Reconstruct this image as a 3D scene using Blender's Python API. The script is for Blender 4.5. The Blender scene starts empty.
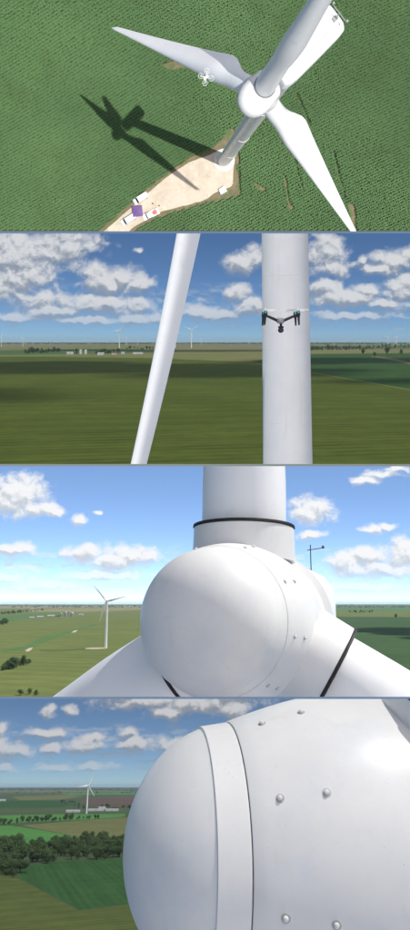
import bpy, bmesh, math, random
import numpy as np
from mathutils import Vector, Matrix

random.seed(5)
RNG = np.random.default_rng(5)
scene = bpy.context.scene
R_ = math.radians

# ------------------------------------------------------------------ camera
F, CX, CY = 700.0, 205.0, 465.0            # focal length and centre, in pixels of the 410x930 photograph
cam_data = bpy.data.cameras.new("camera")
cam_data.sensor_fit = 'HORIZONTAL'
cam_data.sensor_width = 36.0
cam_data.lens = 36.0 * F / 410.0
cam_data.clip_start = 0.1
cam_data.clip_end = 400000.0
camera = bpy.data.objects.new("camera", cam_data)
camera.rotation_euler = (R_(90), 0, 0)
scene.collection.objects.link(camera)
scene.camera = camera

# ------------------------------------------------------------------ the four places
# The photograph shows four places one above the other. Each has its own ground, up direction, sky and sun.
class Place:
    def __init__(s, name, M, top, bottom):
        s.M = M; s.Mi = M.inverted(); s.top = top; s.bottom = bottom
        s.eye = s.Mi @ Vector((0, 0, 0))
        s.coll = bpy.data.collections.new(name)
        scene.collection.children.link(s.coll)
    def ray(s, x, y):
        return (s.Mi.to_3x3() @ Vector(((x - CX) / F, 1.0, (CY - y) / F)))
    def ground(s, x, y, z=0.0):
        d = s.ray(x, y); k = (z - s.eye.z) / d.z
        return s.eye + d * k
    def away(s, x, y, dist):               # a point on that ray at a distance along the local forward axis
        d = s.ray(x, y)
        return s.eye + d * (dist / d.y)
    def far(s, x, y, depth):               # a point at a depth along the camera axis
        return s.eye + s.ray(x, y) * depth

def tilted(yh, h):
    return Matrix.Rotation(math.atan((CY - yh) / F), 4, 'X') @ Matrix.Translation((0, 0, -h))

fit_R = Matrix(((-0.39621, 0.91798, 0.0185), (0.86421, 0.36604, 0.34518), (0.31009, 0.15275, -0.93835)))
fit_t = Vector((5.79292, -92.68708, 212.78952))
cv = Matrix(((1, 0, 0), (0, 0, 1), (0, -1, 0)))
M1 = Matrix.Translation(cv @ fit_t) @ (cv @ fit_R).to_4x4()
P1 = Place("pad_from_above", M1, -400, 231.0)
P2 = Place("tower_and_drone", tilted(341.0, 45.0), 233.2, 464.0)
P3 = Place("hub_from_front", tilted(603.0, 80.0), 466.2, 697.0)
P4 = Place("hub_from_side", tilted(786.0, 80.0), 699.2, 1400)

# ------------------------------------------------------------------ sky light, suns, exposure
def new_nodes(tree):
    tree.nodes.clear()
    return tree.nodes, tree.links

world = bpy.data.worlds.new("World")
scene.world = world
world.use_nodes = True
n, l = new_nodes(world.node_tree)
tc = n.new("ShaderNodeTexCoord")
sep = n.new("ShaderNodeSeparateXYZ")
ab = n.new("ShaderNodeMath"); ab.operation = 'ABSOLUTE'     # the four places have four up directions: sky all round
com = n.new("ShaderNodeCombineXYZ")
sky = n.new("ShaderNodeTexSky"); sky.sky_type = 'NISHITA'; sky.sun_disc = False
sky.sun_elevation = R_(58); sky.sun_rotation = R_(150); sky.dust_density = 3.0
bg = n.new("ShaderNodeBackground"); bg.inputs[1].default_value = 0.10
out = n.new("ShaderNodeOutputWorld")
l.new(tc.outputs['Generated'], sep.inputs[0])
l.new(sep.outputs[0], com.inputs[0]); l.new(sep.outputs[1], com.inputs[1])
lift = n.new('ShaderNodeMath'); lift.operation = 'MAXIMUM'; lift.inputs[1].default_value = 0.06
l.new(sep.outputs[2], ab.inputs[0]); l.new(ab.outputs[0], lift.inputs[0]); l.new(lift.outputs[0], com.inputs[2])
l.new(com.outputs[0], sky.inputs[0]); l.new(sky.outputs[0], bg.inputs[0]); l.new(bg.outputs[0], out.inputs[0])

AIR = bpy.data.collections.new("air")
scene.collection.children.link(AIR)

def sun(place, towards, strength, angle=0.53):
    d = bpy.data.lights.new("sun", 'SUN')
    d.energy = strength; d.angle = R_(angle); d.color = (1.0, 0.965, 0.9)
    o = bpy.data.objects.new("sun", d)
    scene.collection.objects.link(o)
    w = (place.M.to_3x3() @ Vector(towards)).normalized()
    o.rotation_euler = w.to_track_quat('Z', 'Y').to_euler()
    o.light_linking.receiver_collection = place.coll      # every place has the one sun of its own hour
    shade = bpy.data.collections.new("shade_of_" + place.coll.name)
    shade.children.link(place.coll); shade.children.link(AIR)
    o.light_linking.blocker_collection = shade
    return o

SA, SE = 1.61276, 1.37939
S1 = Vector((math.cos(SE) * math.cos(SA), math.cos(SE) * math.sin(SA), math.sin(SE)))
S2 = Vector((-0.40, -0.45, 0.80)).normalized()
S3 = Vector((0.52, 0.14, 0.84)).normalized()
S4 = Vector((0.36, -0.28, 0.88)).normalized()
sun(P1, S1, 5.0, 0.25)
sun(P2, S2, 2.7, 2.5)
sun(P3, S3, 4.3)
sun(P4, S4, 2.45)

scene.view_settings.view_transform = 'Standard'
scene.view_settings.look = 'None'
scene.view_settings.exposure = 0.0
scene.view_settings.gamma = 1.0
scene.view_settings.use_curve_mapping = False
scene.cycles.max_bounces = 4
scene.cycles.transparent_max_bounces = 8
scene.cycles.volume_bounces = 0

# ------------------------------------------------------------------ materials
def srgb(r, g, b):
    f = lambda c: (c / 255 / 12.92) if c <= 10 else ((c / 255 + 0.055) / 1.055) ** 2.4
    return (f(r), f(g), f(b))

def mix_color(n, l, fac, a, b, blend='MIX'):
    m = n.new("ShaderNodeMix"); m.data_type = 'RGBA'; m.blend_type = blend
    for sock, v in ((m.inputs[0], fac), (m.inputs[6], a), (m.inputs[7], b)):
        if hasattr(v, 'is_output'): l.new(v, sock)
        elif isinstance(v, (tuple, list)): sock.default_value = (*v[:3], 1)
        else: sock.default_value = v
    return m.outputs[2]

def math_node(n, l, op, *args, clamp=False):
    m = n.new("ShaderNodeMath"); m.operation = op; m.use_clamp = clamp
    for i, v in enumerate(args):
        if hasattr(v, 'is_output'): l.new(v, m.inputs[i])
        else: m.inputs[i].default_value = v
    return m.outputs[0]

def remap(n, l, v, a, b, c=0.0, d=1.0, smooth=True):
    m = n.new("ShaderNodeMapRange"); m.interpolation_type = 'SMOOTHSTEP' if smooth else 'LINEAR'
    l.new(v, m.inputs[0])
    for i, x in enumerate((a, b, c, d)):
        if hasattr(x, 'is_output'): l.new(x, m.inputs[i + 1])
        else: m.inputs[i + 1].default_value = x
    return m.outputs[0]

def noise(n, l, vec, scale, detail=4.0, rough=0.55, dims='3D'):
    t = n.new("ShaderNodeTexNoise"); t.noise_dimensions = dims
    t.inputs['Scale'].default_value = scale; t.inputs['Detail'].default_value = detail
    t.inputs['Roughness'].default_value = rough
    if vec is not None: l.new(vec, t.inputs['Vector'])
    return t.outputs[0]

def material(name, col, col2=None, scale=1.0, rough=0.7, bump=0.0, bump_scale=None, metallic=0.0,
             stretch=None, spec=0.4, layers=(), translucent=0.0):
    m = bpy.data.materials.new(name); m.use_nodes = True
    n, l = new_nodes(m.node_tree)
    o = n.new("ShaderNodeOutputMaterial"); b = n.new("ShaderNodeBsdfPrincipled")
    b.inputs['Roughness'].default_value = rough; b.inputs['Metallic'].default_value = metallic
    b.inputs['Specular IOR Level'].default_value = spec
    tc = n.new("ShaderNodeTexCoord"); vec = tc.outputs['Object']
    if stretch:
        mp = n.new("ShaderNodeMapping"); mp.inputs['Scale'].default_value = stretch
        l.new(vec, mp.inputs[0]); vec = mp.outputs[0]
    if col2 is None: col2 = tuple(c * 0.85 for c in col)
    f = remap(n, l, noise(n, l, vec, scale, 6.0, 0.6), 0.3, 0.7)
    c = mix_color(n, l, f, col, col2)
    for (lc, ls, lo, hi, amt, *st) in layers:
        lv = vec
        if st:
            lm = n.new("ShaderNodeMapping"); lm.inputs['Scale'].default_value = st[0]; l.new(vec, lm.inputs[0]); lv = lm.outputs[0]
        g = remap(n, l, noise(n, l, lv, ls, 5.0, 0.65), lo, hi, 0.0, amt)
        c = mix_color(n, l, g, c, lc)
    l.new(c, b.inputs['Base Color'])
    if bump:
        bp = n.new("ShaderNodeBump"); bp.inputs['Strength'].default_value = bump
        bp.inputs['Distance'].default_value = 0.1
        l.new(noise(n, l, vec, bump_scale or scale * 4, 4.0), bp.inputs['Height']); l.new(bp.outputs[0], b.inputs['Normal'])
    shader = b.outputs[0]
    if translucent:
        t = n.new("ShaderNodeBsdfTranslucent"); l.new(c, t.inputs[0])
        mx = n.new("ShaderNodeMixShader"); mx.inputs[0].default_value = translucent
        l.new(shader, mx.inputs[1]); l.new(t.outputs[0], mx.inputs[2]); shader = mx.outputs[0]
    l.new(shader, o.inputs[0])
    return m

def field_material(name, col, col2, rows=None, row_angle=0.0, row_amt=0.4, patch=0.006, patch2=0.05, third=None, tram=0.0, tram_amt=0.2):
    """crop land: broad uneven growth, fine mottling and, where rows is given, drilled rows that far apart (m)"""
    m = bpy.data.materials.new(name); m.use_nodes = True
    n, l = new_nodes(m.node_tree)
    o = n.new("ShaderNodeOutputMaterial"); b = n.new("ShaderNodeBsdfPrincipled")
    b.inputs['Roughness'].default_value = 0.95; b.inputs['Specular IOR Level'].default_value = 0.05
    tc = n.new("ShaderNodeTexCoord"); vec = tc.outputs['Object']
    f = remap(n, l, noise(n, l, vec, patch, 5.0, 0.6), 0.32, 0.68)
    c = mix_color(n, l, f, col, col2)
    g = remap(n, l, noise(n, l, vec, patch2, 6.0, 0.7), 0.35, 0.7, 0.0, 0.55)
    c = mix_color(n, l, g, c, third or tuple(x * 0.62 for x in col))
    if rows:
        mp = n.new("ShaderNodeMapping"); mp.inputs['Rotation'].default_value = (0, 0, row_angle)
        l.new(vec, mp.inputs[0])
        w = n.new("ShaderNodeTexWave"); w.wave_type = 'BANDS'; w.bands_direction = 'Y'
        w.inputs['Scale'].default_value = 6.2832 / rows / 20.0
        w.inputs['Distortion'].default_value = 1.2; w.inputs['Detail'].default_value = 3.0; w.inputs['Detail Scale'].default_value = 0.3
        l.new(mp.outputs[0], w.inputs[0])
        k = remap(n, l, w.outputs[1], 0.25, 0.9, 0.0, row_amt)
        k = math_node(n, l, 'MULTIPLY', k, remap(n, l, noise(n, l, vec, patch * 2.3, 3.0), 0.3, 0.65))
        c = mix_color(n, l, k, c, tuple(x * 0.45 for x in col))
    if tram:
        mp = n.new("ShaderNodeMapping"); mp.inputs['Rotation'].default_value = (0, 0, row_angle); l.new(vec, mp.inputs[0])
        w = n.new("ShaderNodeTexWave"); w.wave_type = 'BANDS'; w.bands_direction = 'Y'
        w.inputs['Scale'].default_value = 6.2832 / tram / 20.0; w.inputs['Distortion'].default_value = 0.8; w.inputs['Detail'].default_value = 2.0; w.inputs['Detail Scale'].default_value = 0.15
        l.new(mp.outputs[0], w.inputs[0])
        c = mix_color(n, l, remap(n, l, w.outputs[1], 0.80, 0.98, 0.0, tram_amt), c, tuple(x * 0.5 for x in col))
        c = mix_color(n, l, remap(n, l, w.outputs[1], 0.30, 0.02, 0.0, tram_amt * .55), c, tuple(x * 1.45 for x in col))
    l.new(c, b.inputs['Base Color'])
    bp = n.new("ShaderNodeBump"); bp.inputs['Strength'].default_value = 0.6; bp.inputs['Distance'].default_value = 0.6
    l.new(noise(n, l, vec, 0.5, 5.0, 0.7), bp.inputs['Height']); l.new(bp.outputs[0], b.inputs['Normal'])
    ge = n.new("ShaderNodeNewGeometry"); tr = n.new("ShaderNodeBsdfTransparent"); mx = n.new("ShaderNodeMixShader")
    l.new(ge.outputs['Backfacing'], mx.inputs[0]); l.new(b.outputs[0], mx.inputs[1]); l.new(tr.outputs[0], mx.inputs[2])
    l.new(mx.outputs[0], o.inputs[0])
    return m

WHITE = material("turbine_paint", (0.89, 0.90, 0.91), (0.86, 0.87, 0.88), 0.35, 0.34, 0.0, spec=0.45,
                 layers=(((0.62, 0.63, 0.62), 1.3, 0.56, 0.75, 0.35),))
FAIRING = material("fairing_gelcoat", (0.80, 0.795, 0.78), (0.74, 0.74, 0.735), 0.9, 0.38, 0.04, 2.0, spec=0.35,
                   layers=(((0.62, 0.68, 0.74), 1.1, 0.52, 0.76, 0.45), ((0.62, 0.60, 0.56), 3.2, 0.58, 0.78, 0.22), ((0.60, 0.58, 0.54), 7.0, 0.58, 0.78, 0.25, (1.0, 1.0, 0.12)), ((0.58, 0.58, 0.56), 9.0, 0.64, 0.78, 0.35), ((0.22, 0.21, 0.19), 26.0, 0.69, 0.72, 0.8)))
TOWER = material("tower_paint", (0.68, 0.69, 0.70), (0.63, 0.64, 0.65), 0.5, 0.6, 0.0, spec=0.4,
                 layers=(((0.56, 0.57, 0.56), 2.5, 0.58, 0.75, 0.3), ((0.52, 0.52, 0.50), 4.0, 0.55, 0.75, 0.4, (1.0, 1.0, 0.06))))
SEAM = material("weld_paint", (0.67, 0.68, 0.69), (0.64, 0.65, 0.66), 3.0, 0.5)
RUBBER = material("black_rubber", (0.012, 0.012, 0.013), (0.022, 0.022, 0.022), 9.0, 0.6)
GROOVE = material("dark_joint", (0.17, 0.175, 0.18), (0.11, 0.11, 0.115), 9.0, 0.8)
BOLT = material("bolt_metal", (0.76, 0.76, 0.75), (0.66, 0.66, 0.65), 20.0, 0.6)
WASHER = material("washer_metal", (0.55, 0.55, 0.54), (0.40, 0.40, 0.39), 20.0, 0.5, metallic=0.3)
STEEL = material("dark_steel", (0.10, 0.105, 0.11), (0.06, 0.06, 0.065), 8.0, 0.45, metallic=0.4)
CONCRETE = material("concrete", (0.62, 0.60, 0.56), (0.5, 0.48, 0.44), 0.8, 0.9, 0.2, 4.0)
GRAVEL = material("gravel", (0.53, 0.465, 0.385), (0.44, 0.375, 0.30), 0.14, 0.95, 0.5, 3.0, spec=0.1,
                  layers=(((0.60, 0.53, 0.43), 0.35, 0.45, 0.7, 0.6), ((0.30, 0.23, 0.16), 0.9, 0.55, 0.75, 0.5), ((0.20, 0.21, 0.10), 0.22, 0.60, 0.74, 0.55)))
SOIL = material("bare_soil", (0.22, 0.165, 0.115), (0.15, 0.12, 0.075), 0.4, 0.97, 0.6, 2.0, spec=0.05,
                layers=(((0.09, 0.14, 0.05), 0.5, 0.44, 0.6, 0.8),))
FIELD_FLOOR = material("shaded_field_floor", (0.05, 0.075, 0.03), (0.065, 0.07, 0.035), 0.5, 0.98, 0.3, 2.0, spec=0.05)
CORN = material("corn_leaf", (0.110, 0.220, 0.078), (0.070, 0.155, 0.052), 0.02, 0.55, spec=0.3, translucent=0.18,
                layers=(((0.10, 0.19, 0.06), 0.35, 0.5, 0.75, 0.6), ((0.070, 0.145, 0.045), 0.06, 0.52, 0.7, 0.7),))
BARK = material("bark", (0.10, 0.075, 0.055), (0.06, 0.045, 0.035), 2.0, 0.95)
LEAF_A = material("leaf_dark", (0.095, 0.150, 0.052), (0.068, 0.115, 0.040), 0.35, 0.8, spec=0.15, translucent=0.15)
LEAF_B = material("leaf_mid", (0.120, 0.175, 0.056), (0.085, 0.135, 0.044), 0.35, 0.8, spec=0.15, translucent=0.15)
BARN_WHITE = material("barn_metal", (0.68, 0.68, 0.66), (0.58, 0.58, 0.57), 0.3, 0.5)
ROOF_GREY = material("roof_metal", (0.50, 0.51, 0.53), (0.40, 0.41, 0.43), 0.3, 0.4)
ROOF_RED = material("roof_red", (0.20, 0.075, 0.055), (0.15, 0.06, 0.045), 0.3, 0.7)
SILO_GREY = material("silo_steel", (0.42, 0.44, 0.46), (0.34, 0.35, 0.37), 0.5, 0.35, metallic=0.3)
SILO_DARK = material("silo_dark", (0.035, 0.04, 0.05), (0.03, 0.03, 0.035), 0.5, 0.4)
DARKGLASS = material("window_glass", (0.02, 0.025, 0.03), (0.03, 0.035, 0.04), 2.0, 0.12, spec=0.7)
CARWHITE = material("vehicle_paint", (0.78, 0.79, 0.80), (0.74, 0.75, 0.76), 2.0, 0.25, spec=0.6)
TYRE = material("tyre_rubber", (0.02, 0.02, 0.02), (0.03, 0.03, 0.03), 8.0, 0.85)
LAMP = material("lamp_lens", (0.65, 0.65, 0.62), (0.5, 0.5, 0.5), 8.0, 0.2)
REDLAMP = material("tail_lens", (0.35, 0.02, 0.02), (0.3, 0.02, 0.02), 8.0, 0.2)
PURPLE = material("tent_fabric", (0.165, 0.10, 0.27), (0.13, 0.08, 0.22), 1.0, 0.8)
CARGO = material("cargo_tarp", (0.50, 0.16, 0.13), (0.42, 0.13, 0.11), 2.0, 0.8)
DRONE_WHITE = material("drone_white", (0.75, 0.75, 0.75), (0.68, 0.68, 0.69), 10.0, 0.35)
DRONE_BLACK = material("drone_black", (0.015, 0.015, 0.017), (0.025, 0.025, 0.027), 10.0, 0.45)
DRONE_GREY = material("drone_grey", (0.30, 0.31, 0.32), (0.24, 0.25, 0.26), 10.0, 0.4)
CYAN = material("status_light", (0.10, 0.60, 0.50), (0.08, 0.55, 0.45), 10.0, 0.3)
SKIN = material("skin", (0.42, 0.26, 0.19), (0.38, 0.23, 0.16), 8.0, 0.6)
CLOTH = material("dark_clothes", (0.03, 0.035, 0.05), (0.02, 0.022, 0.03), 8.0, 0.9)
CLOUD = material("cloud_body", (0.85, 0.86, 0.88), (0.8, 0.81, 0.83), 0.002, 1.0, spec=0.0)

# ------------------------------------------------------------------ mesh helpers
class MB:
    def __init__(s): s.v = []; s.f = []
    def add(s, vs, fs):
        k = len(s.v); s.v += [tuple(v) for v in vs]; s.f += [tuple(i + k for i in f) for f in fs]; return s
    def box(s, c, d, rot=None):
        c = Vector(c); d = Vector(d) / 2
        vs = [Vector((x * d.x, y * d.y, z * d.z)) for x in (-1, 1) for y in (-1, 1) for z in (-1, 1)]
        if rot is not None: vs = [rot @ v for v in vs]
        return s.add([c + v for v in vs], [(0, 1, 3, 2), (4, 6, 7, 5), (0, 4, 5, 1), (2, 3, 7, 6), (0, 2, 6, 4), (1, 5, 7, 3)])
    def rings(s, rings, cap0=True, cap1=True):
        k = len(rings[0]); vs = [p for r in rings for p in r]; fs = []
        for i in range(len(rings) - 1):
            for j in range(k):
                a = i * k + j; b = i * k + (j + 1) % k
                fs.append((a, b, b + k, a + k))
        if cap0: fs.append(tuple(reversed(range(k))))
        if cap1: fs.append(tuple((len(rings) - 1) * k + j for j in range(k)))
        return s.add(vs, fs)
    def lathe(s, o, axis, prof, seg=24, cap0=True, cap1=True):
        """prof: (distance along axis, radius)"""
        o = Vector(o); axis = Vector(axis).normalized()
        u = axis.orthogonal().normalized(); w = axis.cross(u)
        rings = [[o + axis * z + (u * math.cos(2 * math.pi * j / seg) + w * math.sin(2 * math.pi * j / seg)) * max(r, 1e-4) for j in range(seg)] for z, r in prof]
        return s.rings(rings, cap0, cap1)
    def tube(s, pts, r, seg=8):
        pts = [Vector(p) for p in pts]; rings = []
        rr = r if isinstance(r, (list, tuple)) else [r] * len(pts)
        for i, p in enumerate(pts):
            d = (pts[min(i + 1, len(pts) - 1)] - pts[max(i - 1, 0)]).normalized()
            u = d.cross(Vector((0.13, 0.31, 0.94))).normalized(); w = d.cross(u)
            rings.append([p + (u * math.cos(2 * math.pi * j / seg) + w * math.sin(2 * math.pi * j / seg)) * rr[i] for j in range(seg)])
        return s.rings(rings)
    def torus(s, o, axis, R, r, seg=32, k=6):
        o = Vector(o); axis = Vector(axis).normalized(); u = axis.orthogonal().normalized(); w = axis.cross(u)
        vs, fs = [], []
        for i in range(seg):
            a = 2 * math.pi * i / seg; d = u * math.cos(a) + w * math.sin(a)
            for j in range(k):
                b = 2 * math.pi * j / k
                vs.append(o + d * (R + r * math.cos(b)) + axis * (r * math.sin(b)))
        for i in range(seg):
            for j in range(k):
                fs.append((i * k + j, ((i + 1) % seg) * k + j, ((i + 1) % seg) * k + (j + 1) % k, i * k + (j + 1) % k))
        return s.add(vs, fs)
    def mesh(s, name, mat, smooth=True, angle=35):
        me = bpy.data.meshes.new(name)
        me.from_pydata(s.v, [], s.f)
        me.update()
        bm = bmesh.new(); bm.from_mesh(me)
        bmesh.ops.recalc_face_normals(bm, faces=bm.faces)
        for e in bm.edges:
            e.smooth = not (len(e.link_faces) == 2 and e.calc_face_angle(0) > R_(angle))
        for f in bm.faces: f.smooth = smooth
        bm.to_mesh(me); bm.free()
        me.materials.append(mat)
        return me

def wedge_cut(me, place, W):
    """trims a mesh where its place ends"""
    bm = bmesh.new(); bm.from_mesh(me)
    Wi = W.inverted(); co = Wi @ Vector((0, 0, 0)); R3 = W.to_3x3().transposed()
    for row, sgn in ((place.top, 1), (place.bottom, -1)):
        no = R3 @ (Vector((0, -(CY - row) / F, 1)) * sgn)
        r = bmesh.ops.bisect_plane(bm, geom=bm.verts[:] + bm.edges[:] + bm.faces[:], dist=1e-5, plane_co=co, plane_no=no, clear_outer=True)
        ed = [g for g in r['geom_cut'] if isinstance(g, bmesh.types.BMEdge) and g.is_valid]
        if ed and len(bm.faces) < 60000:
            try:
                for f in bmesh.ops.holes_fill(bm, edges=ed, sides=0)['faces']: f.smooth = False
            except Exception: pass
            for e in ed:
                if e.is_valid: e.smooth = False
    ok = len(bm.faces) > 0
    bm.to_mesh(me); bm.free()
    return ok

def thing(place, name, label, cat, base=(0, 0, 0), group=None, rot=None):
    o = bpy.data.objects.new(name, None)
    o.empty_display_size = 0.5
    place.coll.objects.link(o)
    L = Matrix.Translation(Vector(base))
    if rot is not None: L = L @ rot.to_4x4()
    o.matrix_world = place.M @ L
    tag(o, label, cat, group); o["_w"] = 1
    WM[o.name] = place.M @ L
    return o
WM = {}

def tag(o, label=None, cat=None, group=None, kind=None):
    if label: o["label"] = label
    if cat: o["category"] = cat
    if group: o["group"] = group
    if kind: o["kind"] = kind
    return o

def part(place, name, me, parent=None, local=None, cut=False, label=None, kind=None):
    """a mesh object; its vertices are in the parent's frame (times local), or in the place's frame at top level"""
    L = local if local is not None else Matrix.Identity(4)
    W = (WM[parent.name] if parent is not None else place.M) @ L
    if cut and not wedge_cut(me, place, W): return None
    o = bpy.data.objects.new(name, me)
    place.coll.objects.link(o)
    if parent is not None:
        o.parent = parent; o.matrix_local = L
    else:
        o.matrix_world = W
    WM[o.name] = W
    if label: o["label"] = label
    if kind: o["kind"] = kind
    return o

def copy_tree(place, src, base, rot=None, label=None, group=None, scale=1.0):
    L = Matrix.Translation(Vector(base))
    if rot is not None: L = L @ rot.to_4x4()
    if scale != 1.0: L = L @ (Matrix.Diagonal((*scale, 1)) if isinstance(scale, tuple) else Matrix.Scale(scale, 4))
    def rec(o, parent):
        c = o.copy(); place.coll.objects.link(c)
        c.parent = parent
        if parent is None: c.matrix_world = place.M @ L
        else: c.matrix_local = o.matrix_local.copy()
        for ch in [x for x in o.children]: rec(ch, c)
        return c
    c = rec(src, None); WM[c.name] = place.M @ L
    if label: c["label"] = label
    if group: c["group"] = group
    return c

def rotz(a): return Matrix.Rotation(a, 3, 'Z')

# ------------------------------------------------------------------ sky with clouds, one for each place that shows sky
def sky_object(place, yh, blobs, top_px, tint, strength, cloud_hi, cloud_lo, sun_el, stretch, seed, thr=0.0, air_lift=7000.0, grow=1.28):
    Rr = 120000.0
    vs, fs = [], []
    nx, ny = 40, 16
    for j in range(ny + 1):
        v = -12 + (top_px + 12) * j / ny
        for i in range(nx + 1):
            u = -900 + 1800 * i / nx
            d = Vector((u / F, 1.0, v / F)).normalized()
            vs.append(d * Rr)
    for j in range(ny):
        for i in range(nx):
            a = j * (nx + 1) + i
            fs.append((a, a + 1, a + nx + 2, a + nx + 1))
    me = bpy.data.meshes.new("sky"); me.from_pydata(vs, [], fs); me.update()
    m = bpy.data.materials.new("sky_air"); m.use_nodes = True
    n, l = new_nodes(m.node_tree)
    o = n.new("ShaderNodeOutputMaterial"); em = n.new("ShaderNodeEmission")
    tc = n.new("ShaderNodeTexCoord"); sp = n.new("ShaderNodeSeparateXYZ"); l.new(tc.outputs['Object'], sp.inputs[0])
    # air colour from the sky model
    c1 = n.new("ShaderNodeCombineXYZ"); l.new(sp.outputs[0], c1.inputs[0]); l.new(sp.outputs[1], c1.inputs[1])
    z3 = math_node(n, l, 'MAXIMUM', math_node(n, l, 'MULTIPLY_ADD', sp.outputs[2], stretch, air_lift), air_lift); l.new(z3, c1.inputs[2])
    nv = n.new("ShaderNodeVectorMath"); nv.operation = 'NORMALIZE'; l.new(c1.outputs[0], nv.inputs[0])
    sk = n.new("ShaderNodeTexSky"); sk.sky_type = 'NISHITA'; sk.sun_disc = False
    sk.sun_elevation = sun_el; sk.sun_rotation = R_(160); sk.dust_density = 0.4; sk.ozone_density = 2.5
    l.new(nv.outputs[0], sk.inputs[0])
    air = mix_color(n, l, 1.0, sk.outputs[0], tint, 'MULTIPLY')
    # cloud coordinates: bearing and height, in the same unit
    u = math_node(n, l, 'MULTIPLY', math_node(n, l, 'DIVIDE', sp.outputs[0], sp.outputs[1]), F)
    v = math_node(n, l, 'MULTIPLY', math_node(n, l, 'DIVIDE', sp.outputs[2], sp.outputs[1]), F)
    cuv = n.new("ShaderNodeCombineXYZ"); l.new(u, cuv.inputs[0]); l.new(v, cuv.inputs[1]); cuv.inputs[2].default_value = seed
    # clouds look smaller and flatter towards the horizon
    def warp(vec, scale, amt):
        t = n.new("ShaderNodeTexNoise"); t.inputs['Scale'].default_value = scale; t.inputs['Detail'].default_value = 3.0
        l.new(vec, t.inputs['Vector'])
        s1 = n.new("ShaderNodeVectorMath"); s1.operation = 'SUBTRACT'; l.new(t.outputs[1], s1.inputs[0]); s1.inputs[1].default_value = (0.5, 0.5, 0.5)
        s2 = n.new("ShaderNodeVectorMath"); s2.operation = 'MULTIPLY_ADD'; l.new(s1.outputs[0], s2.inputs[0]); s2.inputs[1].default_value = (amt, amt * 0.6, 0); l.new(vec, s2.inputs[2])
        return s2.outputs[0]
    wv = warp(cuv.outputs[0], 0.06, 16.0)
    def field(vec):
        acc = None
        for (bx, by, rx, ry) in blobs:
            rx, ry = rx * grow, ry * grow
            k = n.new("ShaderNodeVectorMath"); k.operation = 'MULTIPLY_ADD'; l.new(vec, k.inputs[0])
            k.inputs[1].default_value = (1 / rx, 1 / ry, 0); k.inputs[2].default_value = (-(bx - CX) / rx, -(yh - by) / ry, 0)
            ln = n.new("ShaderNodeVectorMath"); ln.operation = 'LENGTH'; l.new(k.outputs[0], ln.inputs[0])
            if acc is None: acc = ln.outputs['Value']
            else:
                a = n.new("ShaderNodeMath"); a.operation = 'SMOOTH_MIN'; a.inputs[2].default_value = 0.35
                l.new(acc, a.inputs[0]); l.new(ln.outputs['Value'], a.inputs[1]); acc = a.outputs[0]
        return math_node(n, l, 'SUBTRACT', 1.0, acc)
    base_field = field(wv)
    mp = n.new("ShaderNodeMapping"); mp.inputs['Scale'].default_value = (1.0, 1.2, 1.0); l.new(wv, mp.inputs[0])
    def puffs(vec, det):
        a = noise(n, l, vec, 0.045, det, 0.58)
        t = n.new("ShaderNodeTexVoronoi"); t.feature = 'SMOOTH_F1'; t.inputs['Scale'].default_value = 0.07
        t.inputs['Detail'].default_value = 3.0; t.inputs['Roughness'].default_value = 0.55; t.inputs['Lacunarity'].default_value = 2.1; t.inputs['Smoothness'].default_value = 0.35
        l.new(vec, t.inputs['Vector'])
        return math_node(n, l, 'ADD', math_node(n, l, 'MULTIPLY', a, 0.78), math_node(n, l, 'MULTIPLY_ADD', t.outputs['Distance'], -0.24, 0.24))
    n1 = puffs(mp.outputs[0], 9.0)
    up = n.new("ShaderNodeVectorMath"); up.operation = 'ADD'; l.new(wv, up.inputs[0]); up.inputs[1].default_value = (1.8, 5.0, 0)
    mp2 = n.new("ShaderNodeMapping"); mp2.inputs['Scale'].default_value = (1.0, 1.2, 1.0); l.new(up.outputs[0], mp2.inputs[0])
    n2 = puffs(mp2.outputs[0], 9.0)
    def density(f, nz):
        cl = math_node(n, l, 'MINIMUM', math_node(n, l, 'MAXIMUM', f, -1.2), 0.75)
        return math_node(n, l, 'ADD', cl, math_node(n, l, 'MULTIPLY', math_node(n, l, 'SUBTRACT', nz, 0.5), 1.9))
    dens = density(base_field, n1)
    dens2 = density(field(up.outputs[0]), n2)
    alpha = remap(n, l, dens, thr - 0.30, thr + 0.52)
    # thin low banks of small far clouds near the horizon
    mp3 = n.new("ShaderNodeMapping"); mp3.inputs['Scale'].default_value = (0.05, 0.16, 1.0); l.new(cuv.outputs[0], mp3.inputs[0])
    n3 = noise(n, l, mp3.outputs[0], 1.0, 6.0, 0.6)
    low = math_node(n, l, 'MULTIPLY', remap(n, l, n3, 0.44, 0.66), remap(n, l, v, 5.0, 18.0))
    low = math_node(n, l, 'MULTIPLY', low, remap(n, l, v, 62.0, 34.0))
    alpha = math_node(n, l, 'MAXIMUM', alpha, math_node(n, l, 'MULTIPLY', low, 0.62))
    # cloud light and shade painted into the sky colour: bright tops, grey bases
    rel = math_node(n, l, 'SUBTRACT', dens, dens2)
    lit = remap(n, l, rel, -0.36, 0.26)
    cc = mix_color(n, l, lit, cloud_lo, cloud_hi)
    # far clouds fade into the air near the horizon
    fade = remap(n, l, v, 0.0, 45.0, 0.35, 1.0)
    airs = mix_color(n, l, 1.0, air, (strength, strength, strength), 'MULTIPLY')
    cc = mix_color(n, l, fade, airs, cc)
    col = mix_color(n, l, math_node(n, l, 'MULTIPLY', alpha, 0.96), airs, cc)
    l.new(col, em.inputs[0]); em.inputs[1].default_value = 1.0
    l.new(em.outputs[0], o.inputs[0])
    m.cycles.emission_sampling = 'NONE'
    me.materials.append(m)
    ob = bpy.data.objects.new("sky", me); place.coll.objects.link(ob)
    rot = Matrix.Rotation(math.atan((CY - yh) / F), 4, 'X')
    ob.matrix_world = rot
    # trim to its place
    wedge_cut(me, place, rot)
    ob["kind"] = "structure"
    return ob

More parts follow.
